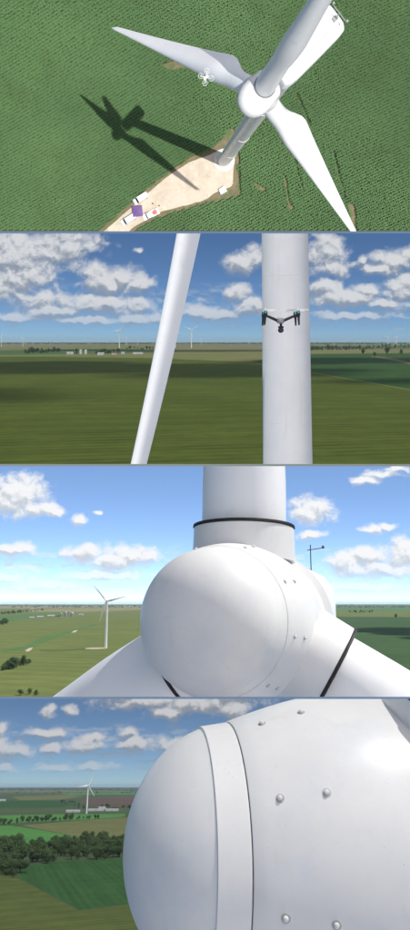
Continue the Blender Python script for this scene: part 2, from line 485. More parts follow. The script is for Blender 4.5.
B2 = [(22, 258, 58, 20), (75, 246, 26, 15), (8, 285, 38, 17), (40, 275, 22, 12), (46, 301, 24, 9), (96, 281, 15, 13), (112, 285, 22, 9), (126, 281, 14, 12),
      (95, 304, 44, 9), (60, 312, 30, 7), (122, 306, 26, 8), (20, 318, 26, 5), (85, 321, 34, 4), (142, 287, 14, 8), (140, 320, 30, 5), (195, 313, 22, 6), (220, 316, 30, 6), (236, 294, 13, 7),
      (250, 307, 20, 9), (239, 266, 15, 9), (254, 262, 14, 10), (318, 256, 19, 15), (328, 272, 22, 9), (323, 288, 15, 7), (340, 300, 34, 8), (365, 292, 12, 5), (374, 272, 20, 6), (388, 264, 22, 8),
      (404, 258, 14, 8), (398, 292, 20, 9), (404, 284, 10, 9), (380, 305, 26, 5), (350, 316, 40, 4), (357, 264, 6, 5), (142, 256, 5, 3)]
B3 = [(10, 497, 34, 16), (26, 486, 16, 12), (40, 510, 22, 7), (58, 513, 6, 4), (80, 521, 6, 5), (96, 514, 3, 2), (12, 551, 24, 6), (88, 556, 24, 9), (110, 562, 30, 9), (132, 557, 26, 9),
      (8, 580, 26, 8), (50, 586, 36, 5), (100, 577, 34, 5), (312, 513, 18, 13), (312, 536, 12, 5), (384, 474, 16, 4), (370, 481, 14, 4), (398, 469, 12, 3), (370, 530, 11, 4), (388, 528, 7, 3), (345, 562, 16, 9), (368, 556, 20, 8), (372, 570, 40, 9),
      (402, 556, 14, 14), (355, 588, 40, 5)]
B4 = [(6, 748, 16, 9), (14, 738, 7, 6), (58, 723, 7, 5), (78, 721, 7, 5), (56, 741, 20, 4), (36, 757, 8, 4), (62, 755, 9, 5), (92, 752, 16, 6), (100, 745, 12, 4), (20, 772, 12, 3), (68, 771, 18, 3),
      (128, 705, 26, 7), (112, 703, 10, 5), (200, 713, 36, 9), (230, 718, 16, 8), (170, 722, 20, 6), (140, 751, 18, 6), (133, 741, 9, 4), (30, 702, 30, 3), (100, 769, 14, 3), (180, 752, 22, 7), (240, 706, 14, 6), (150, 712, 40, 9), (60, 704, 30, 4), (210, 708, 50, 9), (10, 756, 24, 7)]
sky_object(P2, 341.0, B2, 130, (0.66, 0.86, 1.06), 0.085, (0.70, 0.71, 0.73), (0.29, 0.335, 0.40), R_(50), 2.6, 3.0, -0.13)
sky_object(P3, 603.0, B3, 150, (0.95, 1.0, 1.05), 0.225, (0.97, 0.97, 0.97), (0.60, 0.65, 0.71), R_(55), 2.6, 11.0, -0.16)
sky_object(P4, 786.0, B4, 100, (0.82, 0.92, 1.0), 0.08, (0.60, 0.60, 0.61), (0.27, 0.30, 0.34), R_(50), 2.6, 23.0, -0.16)

# ------------------------------------------------------------------ ground and fields
def sheet(place, name, pts, mat, z, cut=False):
    me = bpy.data.meshes.new(name)
    c = Vector((sum(p[0] for p in pts) / len(pts), sum(p[1] for p in pts) / len(pts), z))
    me.from_pydata([(p[0] - c.x, p[1] - c.y, 0) for p in pts], [], [tuple(range(len(pts)))])
    bm = bmesh.new(); bm.from_mesh(me); bmesh.ops.triangulate(bm, faces=bm.faces)
    bmesh.ops.recalc_face_normals(bm, faces=bm.faces)
    if sum(f.normal.z for f in bm.faces) < 0: bmesh.ops.reverse_faces(bm, faces=bm.faces)
    bm.to_mesh(me); bm.free(); me.materials.append(mat)
    o = part(place, name, me, local=Matrix.Translation(c), cut=cut)
    if o: o["kind"] = "structure"
    return o

def smooth_poly(pts, n=6, jit=0.0):
    """Catmull-Rom round a closed outline"""
    out = []; k = len(pts)
    for i in range(k):
        p0, p1, p2, p3 = (np.array(pts[(i + j - 1) % k][:2], float) for j in range(4))
        for s in range(n):
            t = s / n
            q = 0.5 * ((2 * p1) + (-p0 + p2) * t + (2 * p0 - 5 * p1 + 4 * p2 - p3) * t * t + (-p0 + 3 * p1 - 3 * p2 + p3) * t ** 3)
            out.append((q[0] + random.uniform(-jit, jit), q[1] + random.uniform(-jit, jit)))
    return out

def field_px(place, name, px, mat, z, cut=True):
    return sheet(place, name, [place.ground(x, y)[:2] for x, y in px], mat, z, cut)

def big_ground(place, mat, far):
    near = place.ground(CX, min(place.bottom, 945))[1]
    W = far * 0.6
    return sheet(place, "ground", [(-W, near), (W, near), (W, far), (-W, far)], mat, 0.0)

# ---- place 1
def G1(x, y): return P1.ground(x, y)
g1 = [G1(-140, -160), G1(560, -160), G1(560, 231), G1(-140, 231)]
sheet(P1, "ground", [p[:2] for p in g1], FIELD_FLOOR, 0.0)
soil_px = [(60, 262), (95, 234), (122, 211), (146, 190), (168, 172), (186, 160), (204, 152), (221, 141), (226, 132), (232, 135), (237, 141), (238, 160), (239, 184), (240, 194), (226, 199), (204, 204), (182, 210), (160, 217), (146, 224), (134, 231), (110, 262)]
pad_px = [(64, 262), (100, 234), (128, 210), (150, 191), (170, 175), (188, 163), (206, 156), (221, 149), (231, 150), (234, 158), (233, 176), (231, 186), (216, 192), (204, 200), (182, 206), (160, 212), (144, 221), (128, 232), (104, 262)]
soil_poly = smooth_poly([G1(*p) for p in soil_px], 4, 0.25)
pad_poly = smooth_poly([G1(*p) for p in pad_px], 5, 0.12)
sheet(P1, "bare_soil", soil_poly, SOIL, 0.012, cut=True)
sheet(P1, "gravel_pad", pad_poly, GRAVEL, 0.03, cut=True)
scars = []
for px in ([(163, 65), (176, 62), (189, 66), (180, 69), (168, 69)],
           [(284, 174), (286, 178), (289, 196), (293, 210), (291.5, 211), (287, 198)],
           [(348, 205), (353, 203), (356, 214), (357, 226), (354, 228), (351, 218)],
           [(254, 184), (262, 186), (265, 190), (258, 191)],
           [(230, 128), (236, 131), (235, 139), (228, 138)]):
    poly = smooth_poly([G1(*p) for p in px], 3, 0.35)
    scars.append(poly); sheet(P1, "bare_soil", poly, SOIL, 0.02, cut=True)
for a, b, w in (((296, 92), (310, 124), 0.42), ((333, 150), (347, 205), 0.35), ((292, 148), (303, 190), 0.3), ((238, 140), (241, 200), 0.35)):
    A = np.array(G1(*a)[:2]); B = np.array(G1(*b)[:2]); d = (B - A) / np.linalg.norm(B - A); q = np.array((-d[1], d[0])) * w
    scars.append([tuple(A + q), tuple(B + q * 0.6), tuple(B - q * 0.6), tuple(A - q)])

def inside(poly, X, Y):
    poly = np.array([p[:2] for p in poly]); r = np.zeros(len(X), bool); j = len(poly) - 1
    for i in range(len(poly)):
        xi, yi = poly[i]; xj, yj = poly[j]
        c = ((yi > Y) != (yj > Y)) & (X < (xj - xi) * (Y - yi) / (yj - yi + 1e-12) + xi)
        r ^= c; j = i
    return r

def corn_field():
    # rows run along this direction on the ground, one metre apart
    A = np.array(G1(40, 215)[:2]); B = np.array(G1(110, 178)[:2]); d = (B - A) / np.linalg.norm(B - A); q = np.array((-d[1], d[0]))
    quad = np.array([p[:2] for p in (G1(-12, -14), G1(422, -14), G1(422, 232), G1(-12, 232))])
    c = quad.mean(0); s = (quad - c) @ d; t = (quad - c) @ q
    rows = np.arange(t.min(), t.max(), 0.80); al = np.arange(s.min(), s.max(), 0.28)
    T, S = np.meshgrid(rows, al, indexing='ij')
    S = S + RNG.uniform(-.09, .09, S.shape); T = T + RNG.normal(0, .03, T.shape) + 0.12 * np.sin(S * 0.09 + T * 0.03) + 1.4 * np.sin(S * 0.035 + 0.6)
    X = (c[0] + S * d[0] + T * q[0]).ravel(); Y = (c[1] + S * d[1] + T * q[1]).ravel()
    keep = ~inside(soil_poly, X, Y)
    for p in scars: keep &= ~inside(p, X, Y)
    M = np.array(P1.M); Z = np.zeros_like(X)
    Wd = M[:3, :3] @ np.stack([X, Y, Z + 1.6]) + M[:3, 3:4]
    px = CX + F * Wd[0] / Wd[1]; py = CY - F * Wd[2] / Wd[1]
    keep &= (px > -14) & (px < 424) & (py > -14)
    W0 = M[:3, :3] @ np.stack([X, Y, Z]) + M[:3, 3:4]
    keep &= (CY - F * W0[2] / W0[1] < 229.5) & (RNG.random(len(X)) > 0.004)
    X = X[keep]; Y = Y[keep]; N = len(X)
    patch = 0.5 + 0.5 * np.sin(X * 0.09 + 1.0) * np.sin(Y * 0.11 + 0.4 * np.sin(X * 0.05))
    hgt = (1.75 + 0.3 * patch + RNG.normal(0, .07, N))
    V = []; Fc = []
    K = 4
    a0 = RNG.uniform(0, 6.283, N)
    allv = np.zeros((N, K, 6, 3)); 
    for k in range(K):
        a = a0 + k * 2.4 + RNG.normal(0, .3, N); lean = RNG.uniform(.34, .52, N); w = RNG.uniform(.075, .12, N)
        z0 = hgt * (0.46 + 0.14 * k) ; dx, dy = np.cos(a), np.sin(a); sx, sy = -dy, dx
        for j, (rr, zz, ww) in enumerate(((0.0, 0.0, 0.7), (0.55, 0.32, 1.2), (1.0, 0.06, 0.4))):
            for m, sg in enumerate((-1, 1)):
                allv[:, k, j * 2 + m, 0] = X + dx * lean * rr + sg * sx * w * ww
                allv[:, k, j * 2 + m, 1] = Y + dy * lean * rr + sg * sy * w * ww
                allv[:, k, j * 2 + m, 2] = z0 + zz
    vs = allv.reshape(-1, 3); b = np.arange(N * K) * 6
    fs = np.stack([np.stack([b, b + 1, b + 3, b + 2], 1), np.stack([b + 2, b + 3, b + 5, b + 4], 1)], 1).reshape(-1, 4)
    me = bpy.data.meshes.new("corn_crop")
    me.vertices.add(len(vs)); me.vertices.foreach_set("co", vs.astype(np.float32).ravel())
    me.loops.add(len(fs) * 4); me.loops.foreach_set("vertex_index", fs.astype(np.int32).ravel())
    me.polygons.add(len(fs)); me.polygons.foreach_set("loop_start", (np.arange(len(fs)) * 4).astype(np.int32))
    me.update(calc_edges=True); me.materials.append(CORN)
    o = part(P1, "corn_crop", me)
    tag(o, "dense green corn in drilled rows around the gravel turbine pad", "corn", kind="stuff")
corn_field()

# ------------------------------------------------------------------ wind turbine pieces
def airfoil(n=14):
    """closed section, chord 0..1 along x, unit half-thickness 0.5 along y"""
    pts = []
    f = lambda x: 1.48 * (0.2969 * math.sqrt(x) - 0.126 * x - 0.3516 * x * x + 0.2843 * x ** 3 - 0.1036 * x ** 4) / 0.148
    for i in range(n + 1):
        x = 0.5 * (1 - math.cos(math.pi * i / n)); pts.append((x, 0.5 * 0.68 * f(x) / 1.0 * 0.148 / 0.1))
    up = pts
    lo = [(x, -y * 0.75) for x, y in reversed(pts[1:-1])]
    return up + lo
AF = airfoil()

def blade_rings(L, root_r, cmax, chord, thick, span, tip_c=0.25, le=0.32, twist=0.0, s0=0.0, s1=1.0, n=26, start=0.0, bend=0.0):
    """rings of a blade from its root at start (m from the axis) to L; chord = towards the trailing edge"""
    chord = Vector(chord); thick = Vector(thick); span = Vector(span); rings = []
    k = len(AF)
    for i in range(n + 1):
        s = s0 + (s1 - s0) * (i / n) ** 1.15
        z = start + (L - start) * s
        if s < 0.2: c = 2 * root_r + (cmax - 2 * root_r) * (0.5 - 0.5 * math.cos(math.pi * min(1, max(0, (s - 0.03) / 0.17))))
        else: c = cmax + (tip_c * 2.2 - cmax) * ((s - 0.2) / 0.8) ** 0.85
        if s > 0.965: c *= math.sqrt(max(0.02, 1 - ((s - 0.965) / 0.035) ** 2))
        b = 0.5 - 0.5 * math.cos(math.pi * min(1, max(0, (s - 0.025) / 0.16)))      # circle -> aerofoil
        t = c * (0.36 - 0.22 * min(1, s / 0.6)) if s > 0.1 else c * 0.36
        tw = twist * (1 - s) ** 2
        cd = chord * math.cos(tw) + thick * math.sin(tw); td = thick * math.cos(tw) - chord * math.sin(tw)
        ring = []
        for j, (x, y) in enumerate(AF):
            a = math.pi * 2 * j / k
            cx_, cy_ = -root_r * math.cos(a), root_r * math.sin(a)
            fx, fy = (x - le) * c, y * t * 2
            ring.append(span * z + cd * (cx_ * (1 - b) + fx * b) + td * (cy_ * (1 - b) + fy * b + bend * s * s))
        rings.append(ring)
    return rings

def superbox(o, ax, side, up, stations, k=28, p=5.0):
    """rounded box loft; stations: (along, half width, half height, rise)"""
    rings = []
    for (a, hw, hh, rise) in stations:
        r = []
        for j in range(k):
            t = 2 * math.pi * j / k; c, s_ = math.cos(t), math.sin(t)
            q = (abs(c) ** p + abs(s_) ** p) ** (-1 / p)
            r.append(o + ax * a + side * (hw * q * c) + up * (hh * q * s_ + rise))
        rings.append(r)
    return rings

# ---- place 1: the turbine seen from above
H1 = 155.87; psi = 5.87639; tilt = 0.137; oh = 4.54; cone = -0.011
axh = Vector((math.cos(psi), math.sin(psi), 0)); ax1 = axh * math.cos(tilt) + Vector((0, 0, 1)) * math.sin(tilt)
up1 = Vector((0, 0, 1)) * math.cos(tilt) - axh * math.sin(tilt); side1 = Vector((ax1[1], -ax1[0], 0)).normalized()
hub1 = Vector((0, 0, H1)) + ax1 * oh
t1 = thing(P1, "wind_turbine", "white wind turbine seen from above, standing on the gravel pad", "wind turbine")
tw = MB().lathe((0, 0, 0), (0, 0, 1), [(0.0, 1.86), (0.5, 1.84), (40, 1.66), (80, 1.50), (120, 1.34), (H1 - 1.7, 1.22)], 40)
part(P1, "tower", tw.mesh("tower", WHITE), t1)
for zz in (0.35, 38.0, 82.0, 122.0):
    rr = 1.86 - 0.0042 * zz
    part(P1, "tower_flange", MB().lathe((0, 0, zz), (0, 0, 1), [(0, rr + 0.03), (0.16, rr + 0.03)], 40).mesh("tower_flange", SEAM), t1)
fo = MB().lathe((0, 0, 0.03), (0, 0, 1), [(0.0, 3.3), (0.22, 3.25), (0.3, 2.9), (0.32, 2.0)], 40)
part(P1, "foundation", fo.mesh("foundation", CONCRETE), t1)
ns = superbox(hub1, ax1, side1, up1, [(-1.75, 1.15, 1.25, 0.1), (-2.1, 1.45, 1.5, 0.1), (-3.0, 1.6, 1.7, 0.1), (-6.0, 1.62, 1.75, 0.12), (-8.3, 1.6, 1.7, 0.12), (-8.95, 1.5, 1.58, 0.12), (-9.2, 1.25, 1.35, 0.12)])
nac = part(P1, "nacelle", MB().rings(ns).mesh("nacelle", WHITE), t1)
for a, b, s in ((-3.4, -5.0, 0.62), (-5.3, -7.4, 0.62), (-3.4, -7.4, -0.62)):
    c = hub1 + ax1 * ((a + b) / 2) + side1 * s + up1 * 1.865
    rot = Matrix((ax1, side1, up1)).transposed()
    part(P1, "hatch_joint", MB().box((0, 0, 0), (abs(a - b), 0.05, 0.04), rot).mesh("hatch_joint", GROOVE, False), nac, Matrix.Translation(c))
ms = MB(); b0 = hub1 - ax1 * 8.5 + up1 * 1.75 - side1 * 0.0
b0 = hub1 - ax1 * 8.6 + up1 * 1.82 + side1 * -0.2
ms.tube([b0, b0 + up1 * 1.6], 0.05); ms.tube([b0 + up1 * 1.5 - side1 * 0.95, b0 + up1 * 1.5 + side1 * 0.95], 0.04)
for sg in (-0.95, 0.95): ms.lathe(b0 + up1 * 1.5 + side1 * sg, up1, [(0, 0.05), (0.15, 0.05), (0.2, 0.11), (0.32, 0.11)], 8)
ms.box(b0 + up1 * 0.15, (0.5, 0.4, 0.3), Matrix((ax1, side1, up1)).transposed())
part(P1, "weather_mast", ms.mesh("weather_mast", DRONE_GREY), t1)
sp = [(2.35, 0.02), (2.3, 0.42), (2.15, 0.82), (1.85, 1.2), (1.4, 1.48), (0.8, 1.64), (0.0, 1.66), (-0.6, 1.55), (-1.2, 1.5), (-1.5, 1.3), (-1.7, 1.0)]
part(P1, "spinner", MB().lathe(hub1 + ax1 * 0.25, ax1, sp, 40).mesh("spinner", FAIRING), t1)
for L, ph in ((60.3, 0.193 - 0.161), (39.62, 0.193 + 0.302 + 2 * math.pi / 3), (33.5, 0.193 - 0.142 + 4 * math.pi / 3)):
    e = (up1 * math.cos(ph) + side1 * math.sin(ph)) * math.cos(cone) + ax1 * math.sin(cone); e.normalize()
    if L < 36:                             # this blade flexes back; its end is where picture and shadow put it
        e = (P1.far(352, 230.5, 104) - hub1).normalized(); L = 45.0
    th = e.cross(ax1).normalized(); ch = th.cross(e) * (-1 if th.cross(e).dot(ax1) > 0 else 1)
    ring = MB().lathe(hub1, e, [(1.0, 1.06), (1.72, 1.06), (1.78, 1.02)], 32)
    part(P1, "blade_collar", ring.mesh("blade_collar", FAIRING), t1)
    part(P1, "blade_seal", MB().torus(hub1 + e * 1.82, e, 1.0, 0.035).mesh("blade_seal", GROOVE), t1)
    rg = blade_rings(L, 0.96, 3.3 if L < 50 else 3.6, ch, th, e, le=0.30, start=1.75, twist=0.12, tip_c=0.22, n=34)
    rg = [[hub1 + p for p in r] for r in rg]
    part(P1, "blade", MB().rings(rg).mesh("blade", WHITE, angle=60), t1, cut=True)

# ------------------------------------------------------------------ drones
def drone_meshes(R=0.3, v_up=0.08, guards=False, body=DRONE_WHITE, arm=DRONE_BLACK):
    pass

def prop_mesh(r):
    m = MB()
    for sg in (1, -1):
        vs = []
        for i, (s, c, z) in enumerate(((0.05, .012, 0), (0.3, .035, .006), (0.7, .028, .004), (1.0, .010, 0))):
            vs += [(sg * s * r, sg * -c * r * 2.2, z - 0.004), (sg * s * r, sg * c * r * 1.4, z + 0.006)]
        m.add(vs, [(0, 1, 3, 2), (2, 3, 5, 4), (4, 5, 7, 6)])
    m.lathe((0, 0, -0.01), (0, 0, 1), [(0, .02), (.025, .02), (.035, .01)], 10)
    return m

def build_guard_drone(place, pos, rot, s):
    t = thing(place, "drone", "small white quadcopter with round propeller guards hovering in front of a blade", "drone", pos, None, rot)
    b = MB().rings(superbox(Vector((0, 0, 0)), Vector((1, 0, 0)), Vector((0, 1, 0)), Vector((0, 0, 1)), [(-.17, .02, .02, 0), (-.15, .055, .04, 0), (0, .075, .055, .01), (.13, .06, .045, 0), (.17, .02, .02, 0)], 16, 3))
    bm = b.mesh("body", DRONE_WHITE)
    S = Matrix.Scale(s, 4)
    part(place, "body", bm, t, S)
    for ax_, ay in ((1, 1), (1, -1), (-1, 1), (-1, -1)):
        c = Vector((ax_ * .21, ay * .21, .03))
        part(place, "arm", MB().tube([(ax_ * .05, ay * .05, 0), c], .016).mesh("arm", DRONE_WHITE), t, S)
        part(place, "motor", MB().lathe(c - Vector((0, 0, .03)), (0, 0, 1), [(0, .02), (.05, .024), (.06, .018)], 12).mesh("motor", DRONE_GREY), t, S)
        pm = prop_mesh(.115); me = pm.mesh("propeller", DRONE_WHITE)
        part(place, "propeller", me, t, S @ Matrix.Translation(c + Vector((0, 0, .045))) @ Matrix.Rotation(random.uniform(0, 3), 4, 'Z'))
        g = part(place, "propeller_guard", MB().torus(c + Vector((0, 0, .04)), (0, 0, 1), .135, .009, 28).mesh("propeller_guard", DRONE_WHITE), t, S)
        st = MB()
        for a in range(3):
            an = a * 2.094 + .4; st.tube([c + Vector((0, 0, .02)), c + Vector((math.cos(an) * .135, math.sin(an) * .135, .04))], .005, 6)
        part(place, "strut", st.mesh("strut", DRONE_WHITE), g)
    lg = MB()
    part(place, "camera", MB().box((.12, 0, -.07), (.06, .05, .05)).lathe((.15, 0, -.07), (1, 0, 0), [(0, .02), (.02, .018)], 12).mesh("camera", DRONE_BLACK, False), t, S)
    for sg in (-1, 1):
        part(place, "landing_skid", MB().tube([(-.1, sg * .07, -.15), (.1, sg * .07, -.15)], .008).tube([(-.06, sg * .04, -.02), (-.08, sg * .07, -.15)], .007).tube([(.06, sg * .04, -.02), (.08, sg * .07, -.15)], .007).mesh("landing_skid", DRONE_GREY), t, S)
    return t

c = P1.far(206, 77, 24)
fwd = P1.ray(230, 60) - P1.ray(206, 77)      # nose to upper right
up_l = Vector((0, 0, 1)); f = (fwd - up_l * fwd.dot(up_l)).normalized(); sd = up_l.cross(f)
build_guard_drone(P1, c, Matrix((f, sd, up_l)).transposed(), 0.62)

def build_v_drone(place, pos, s):
    t = thing(place, "drone", "black camera drone with raised V-shaped arms hovering in front of the white tower", "drone", pos)
    S = Matrix.Scale(s, 4)
    b = MB().rings(superbox(Vector((0, 0, 0)), Vector((0, -1, 0)), Vector((1, 0, 0)), Vector((0, 0, 1)), [(-.2, .02, .02, 0), (-.16, .05, .035, 0), (0, .06, .05, .005), (.13, .05, .045, 0), (.19, .02, .02, -.01)], 16, 3))
    part(place, "body", b.mesh("body", DRONE_GREY), t, S)
    part(place, "battery", MB().box((0, .06, .055), (.07, .18, .03)).mesh("battery", DRONE_WHITE, False), t, S)
    for sg in (-1, 1):
        part(place, "arm", MB().tube([(sg * .03, 0, .0), (sg * .26, 0, .10)], [.026, .020], 10).mesh("arm", DRONE_BLACK), t, S)
        part(place, "arm_bar", MB().tube([(sg * .26, -.2, .10), (sg * .26, .2, .10)], .018).mesh("arm_bar", DRONE_BLACK), t, S)
        for fb in (-1, 1):
            mt = part(place, "motor", MB().lathe((sg * .27, fb * .2, .06), (0, 0, 1), [(0, .022), (.02, .032), (.085, .032), (.1, .02)], 14).mesh("motor", DRONE_BLACK), t, S)
            part(place, "status_light", MB().box((sg * .27, fb * .2 - .034, .135), (.03, .012, .02)).mesh("status_light", CYAN, False), mt)
            part(place, "propeller", prop_mesh(.17).mesh("propeller", DRONE_WHITE), t, S @ Matrix.Translation((sg * .27, fb * .2, .175)) @ Matrix.Rotation((.25 if fb > 0 else -.1) * sg, 4, 'Z'))
            part(place, "landing_leg", MB().tube([(sg * .275, fb * .2, .07), (sg * .285, fb * .21, -.07)], [.022, .014]).mesh("landing_leg", DRONE_BLACK), t, S)
    part(place, "gimbal", MB().tube([(0, -.08, -.03), (0, -.08, -.10)], .022).tube([(-.045, -.08, -.10), (.045, -.08, -.10)], .016).mesh("gimbal", DRONE_BLACK), t, S)
    cm = part(place, "camera", MB().lathe((0, -.13, -.15), (0, 1, 0), [(0, .03), (.02, .045), (.09, .045), (.11, .03)], 18).mesh("camera", DRONE_BLACK), t, S)
    part(place, "lens", MB().lathe((0, -.15, -.15), (0, 1, 0), [(0, .02), (.03, .026)], 16).mesh("lens", DARKGLASS), cm)
    return t

# ------------------------------------------------------------------ vehicles, tent, people, transformer on the pad
def wheels(place, t, xs, hw, r=0.36, S=None):
    for x in xs:
        for sg in (-1, 1):
            w = part(place, "wheel", MB().lathe((x, sg * hw - 0.1 * (1 if sg > 0 else 1), r), (0, 1, 0), [(0, r * .8), (.02, r), (.2, r), (.22, r * .8)], 18).mesh("wheel", TYRE), t)
            part(place, "rim", MB().lathe((x, sg * (hw + 0.125) - 0.012, r), (0, sg, 0), [(0, r * .62), (.012, r * .55), (.016, .05)], 14).mesh("rim", ROOF_GREY), w)

def body_loft(prof, hw, inset=0.0, k=0):
    """side outline (x, z) extruded across with tucked-in upper edges"""
    zs = [z for _, z in prof]; z0, z1 = min(zs), max(zs)
    m = MB(); rings = []
    for y, sc in ((-hw, 0.94), (-hw * .96, 1.0), (hw * .96, 1.0), (hw, 0.94)):
        r = []
        for x, z in prof:
            tuck = 1 - inset * max(0, (z - 0.95) / max(z1 - 0.95, .01))
            r.append((x * (0.985 if sc < 1 else 1), y * tuck, z0 + (z - z0) * (0.985 if sc < 1 else 1)))
        rings.append(r)
    return m.rings(rings)

def van(place, base, yaw, label, length=5.2):
    t = thing(place, "van", label, "van", base, "white vehicles parked on the gravel", rotz(yaw))
    h = length / 2
    prof = [(-h, .4), (-h, 1.0), (-h + .1, 1.85), (-h + .25, 1.98), (h - 1.9, 2.0), (h - 1.6, 1.92), (h - .95, 1.22), (h - .12, 1.02), (h, .8), (h, .4), (h - .4, .32), (-h + .4, .32)]
    part(place, "body", body_loft(prof, .95, .12).mesh("body", CARWHITE, angle=25), t)
    c = MB().add([(h - 1.56, -.78, 1.86), (h - 1.56, .78, 1.86), (h - .98, .83, 1.27), (h - .98, -.83, 1.27)], [(0, 1, 2, 3)])
    for v in range(4): c.v[v] = (c.v[v][0] + .035, c.v[v][1], c.v[v][2] + .025)
    c.add([(x - .04, y, z - .04) for x, y, z in c.v[:4]], [(3, 2, 1, 0)])
    part(place, "windscreen", c.mesh("windscreen", DARKGLASS, False), t)
    for sg in (-1, 1):
        for x0, x1 in ((-h + .35, -h + 1.7), (-h + 1.85, h - 2.2), (h - 2.05, h - 1.5)):
            part(place, "side_window", MB().box(((x0 + x1) / 2, sg * .885, 1.52), (x1 - x0, .06, .42)).mesh("side_window", DARKGLASS, False), t)
        part(place, "headlight", MB().box((h - .03, sg * .68, .78), (.1, .36, .2)).mesh("headlight", LAMP, False), t)
        part(place, "tail_light", MB().box((-h + .01, sg * .8, 1.1), (.06, .14, .5)).mesh("tail_light", REDLAMP, False), t)
        part(place, "mirror", MB().box((h - 1.35, sg * 1.05, 1.3), (.12, .22, .2)).mesh("mirror", DRONE_BLACK, False), t)
    part(place, "bonnet_joint", MB().box((h - .93, 0, 1.235), (.05, 1.6, .03)).mesh("bonnet_joint", GROOVE, False), t)
    wheels(place, t, (-h + .95, h - .95), .86)
    return t

def pickup(place, base, yaw, label):
    t = thing(place, "pickup_truck", label, "pickup truck", base, "white vehicles parked on the gravel", rotz(yaw))
    h = 2.7
    prof = [(-h, .45), (-h, 1.05), (.0, 1.05), (.12, 1.05), (.35, 1.78), (.6, 1.84), (1.25, 1.84), (1.45, 1.75), (1.9, 1.16), (h - .12, 1.05), (h, .85), (h, .45), (h - .4, .38), (-h + .4, .38)]
    prof = [(-h, .45), (-h, .62), (-.02, .62), (.0, 1.05), (.2, 1.78), (.45, 1.84), (.95, 1.84), (1.15, 1.75), (1.6, 1.16), (h - .12, 1.05), (h, .85), (h, .45), (h - .4, .38), (-h + .4, .38)]
    part(place, "cab", body_loft(prof, .96, .12).mesh("cab", CARWHITE, angle=25), t)
    bed = MB()
    for sg in (-1, 1): bed.box((-h / 2 - .02, sg * .9, .84), (h - .06, .1, .44))
    bed.box((-h + .04, 0, .84), (.08, 1.7, .44))
    part(place, "cargo_bed", bed.mesh("cargo_bed", CARWHITE, False), t)
    part(place, "cargo", MB().rings(superbox(Vector((-1.35, 0, .83)), Vector((1, 0, 0)), Vector((0, 1, 0)), Vector((0, 0, 1)), [(-.7, .3, .1, 0), (-.6, .6, .2, 0), (.1, .65, .3, .05), (.7, .5, .2, 0), (.8, .2, .1, 0)], 16, 3)).mesh("cargo", CARGO), t)
    part(place, "windscreen", MB().add([(1.2, -.76, 1.74), (1.2, .76, 1.74), (1.62, .82, 1.19), (1.62, -.82, 1.19), (1.15, -.76, 1.7), (1.15, .76, 1.7), (1.57, .82, 1.15), (1.57, -.82, 1.15)], [(0, 1, 2, 3), (7, 6, 5, 4)]).mesh("windscreen", DARKGLASS, False), t)
    for sg in (-1, 1):
        part(place, "side_window", MB().box((.72, sg * .9, 1.45), (.95, .06, .42)).mesh("side_window", DARKGLASS, False), t)
        part(place, "headlight", MB().box((h - .03, sg * .7, .82), (.1, .34, .2)).mesh("headlight", LAMP, False), t)
        part(place, "tail_light", MB().box((-h + .01, sg * .86, .85), (.06, .12, .36)).mesh("tail_light", REDLAMP, False), t)
        part(place, "mirror", MB().box((1.3, sg * 1.06, 1.25), (.12, .22, .2)).mesh("mirror", DRONE_BLACK, False), t)
    wheels(place, t, (-h + .95, h - .95), .87, .4)
    return t

def yaw_px(place, a, b):
    d = place.ground(*b) - place.ground(*a); return math.atan2(d.y, d.x)
Z0 = 0.032
g = G1(141, 198); van(P1, (g.x, g.y, Z0), yaw_px(P1, (148, 194), (134, 203)), "white van parked apart, nearest the corn edge above the purple canopy", 5.0)
g = G1(129, 219); van(P1, (g.x, g.y, Z0), yaw_px(P1, (137, 214), (121, 224)), "white van parked beside the purple canopy at the pad's lower end", 5.2)
g = G1(151, 214); pickup(P1, (g.x, g.y, Z0), yaw_px(P1, (158, 211), (144, 218)), "white pickup truck with red cargo parked right of the purple canopy")
g = G1(138, 211); tt = thing(P1, "canopy_tent", "purple pop-up canopy tent between the white vehicles", "tent", (g.x, g.y, Z0), None, rotz(0.5))
hw = 1.55
roof = MB().add([(-hw, -hw, 2.2), (hw, -hw, 2.2), (hw, hw, 2.2), (-hw, hw, 2.2), (0, 0, 3.25), (-hw, -hw, 1.95), (hw, -hw, 1.95), (hw, hw, 1.95), (-hw, hw, 1.95), (0, 0, 3.2)],
                [(0, 1, 4), (1, 2, 4), (2, 3, 4), (3, 0, 4), (5, 6, 1, 0), (6, 7, 2, 1), (7, 8, 3, 2), (8, 5, 0, 3), (6, 5, 9), (7, 6, 9), (8, 7, 9), (5, 8, 9)])
part(P1, "canopy", roof.mesh("canopy", PURPLE, False), tt)
for x in (-1, 1):
    for y in (-1, 1): part(P1, "leg", MB().box((x * (hw - .04), y * (hw - .04), 1.0), (.05, .05, 2.0)).mesh("leg", ROOF_GREY, False), tt)

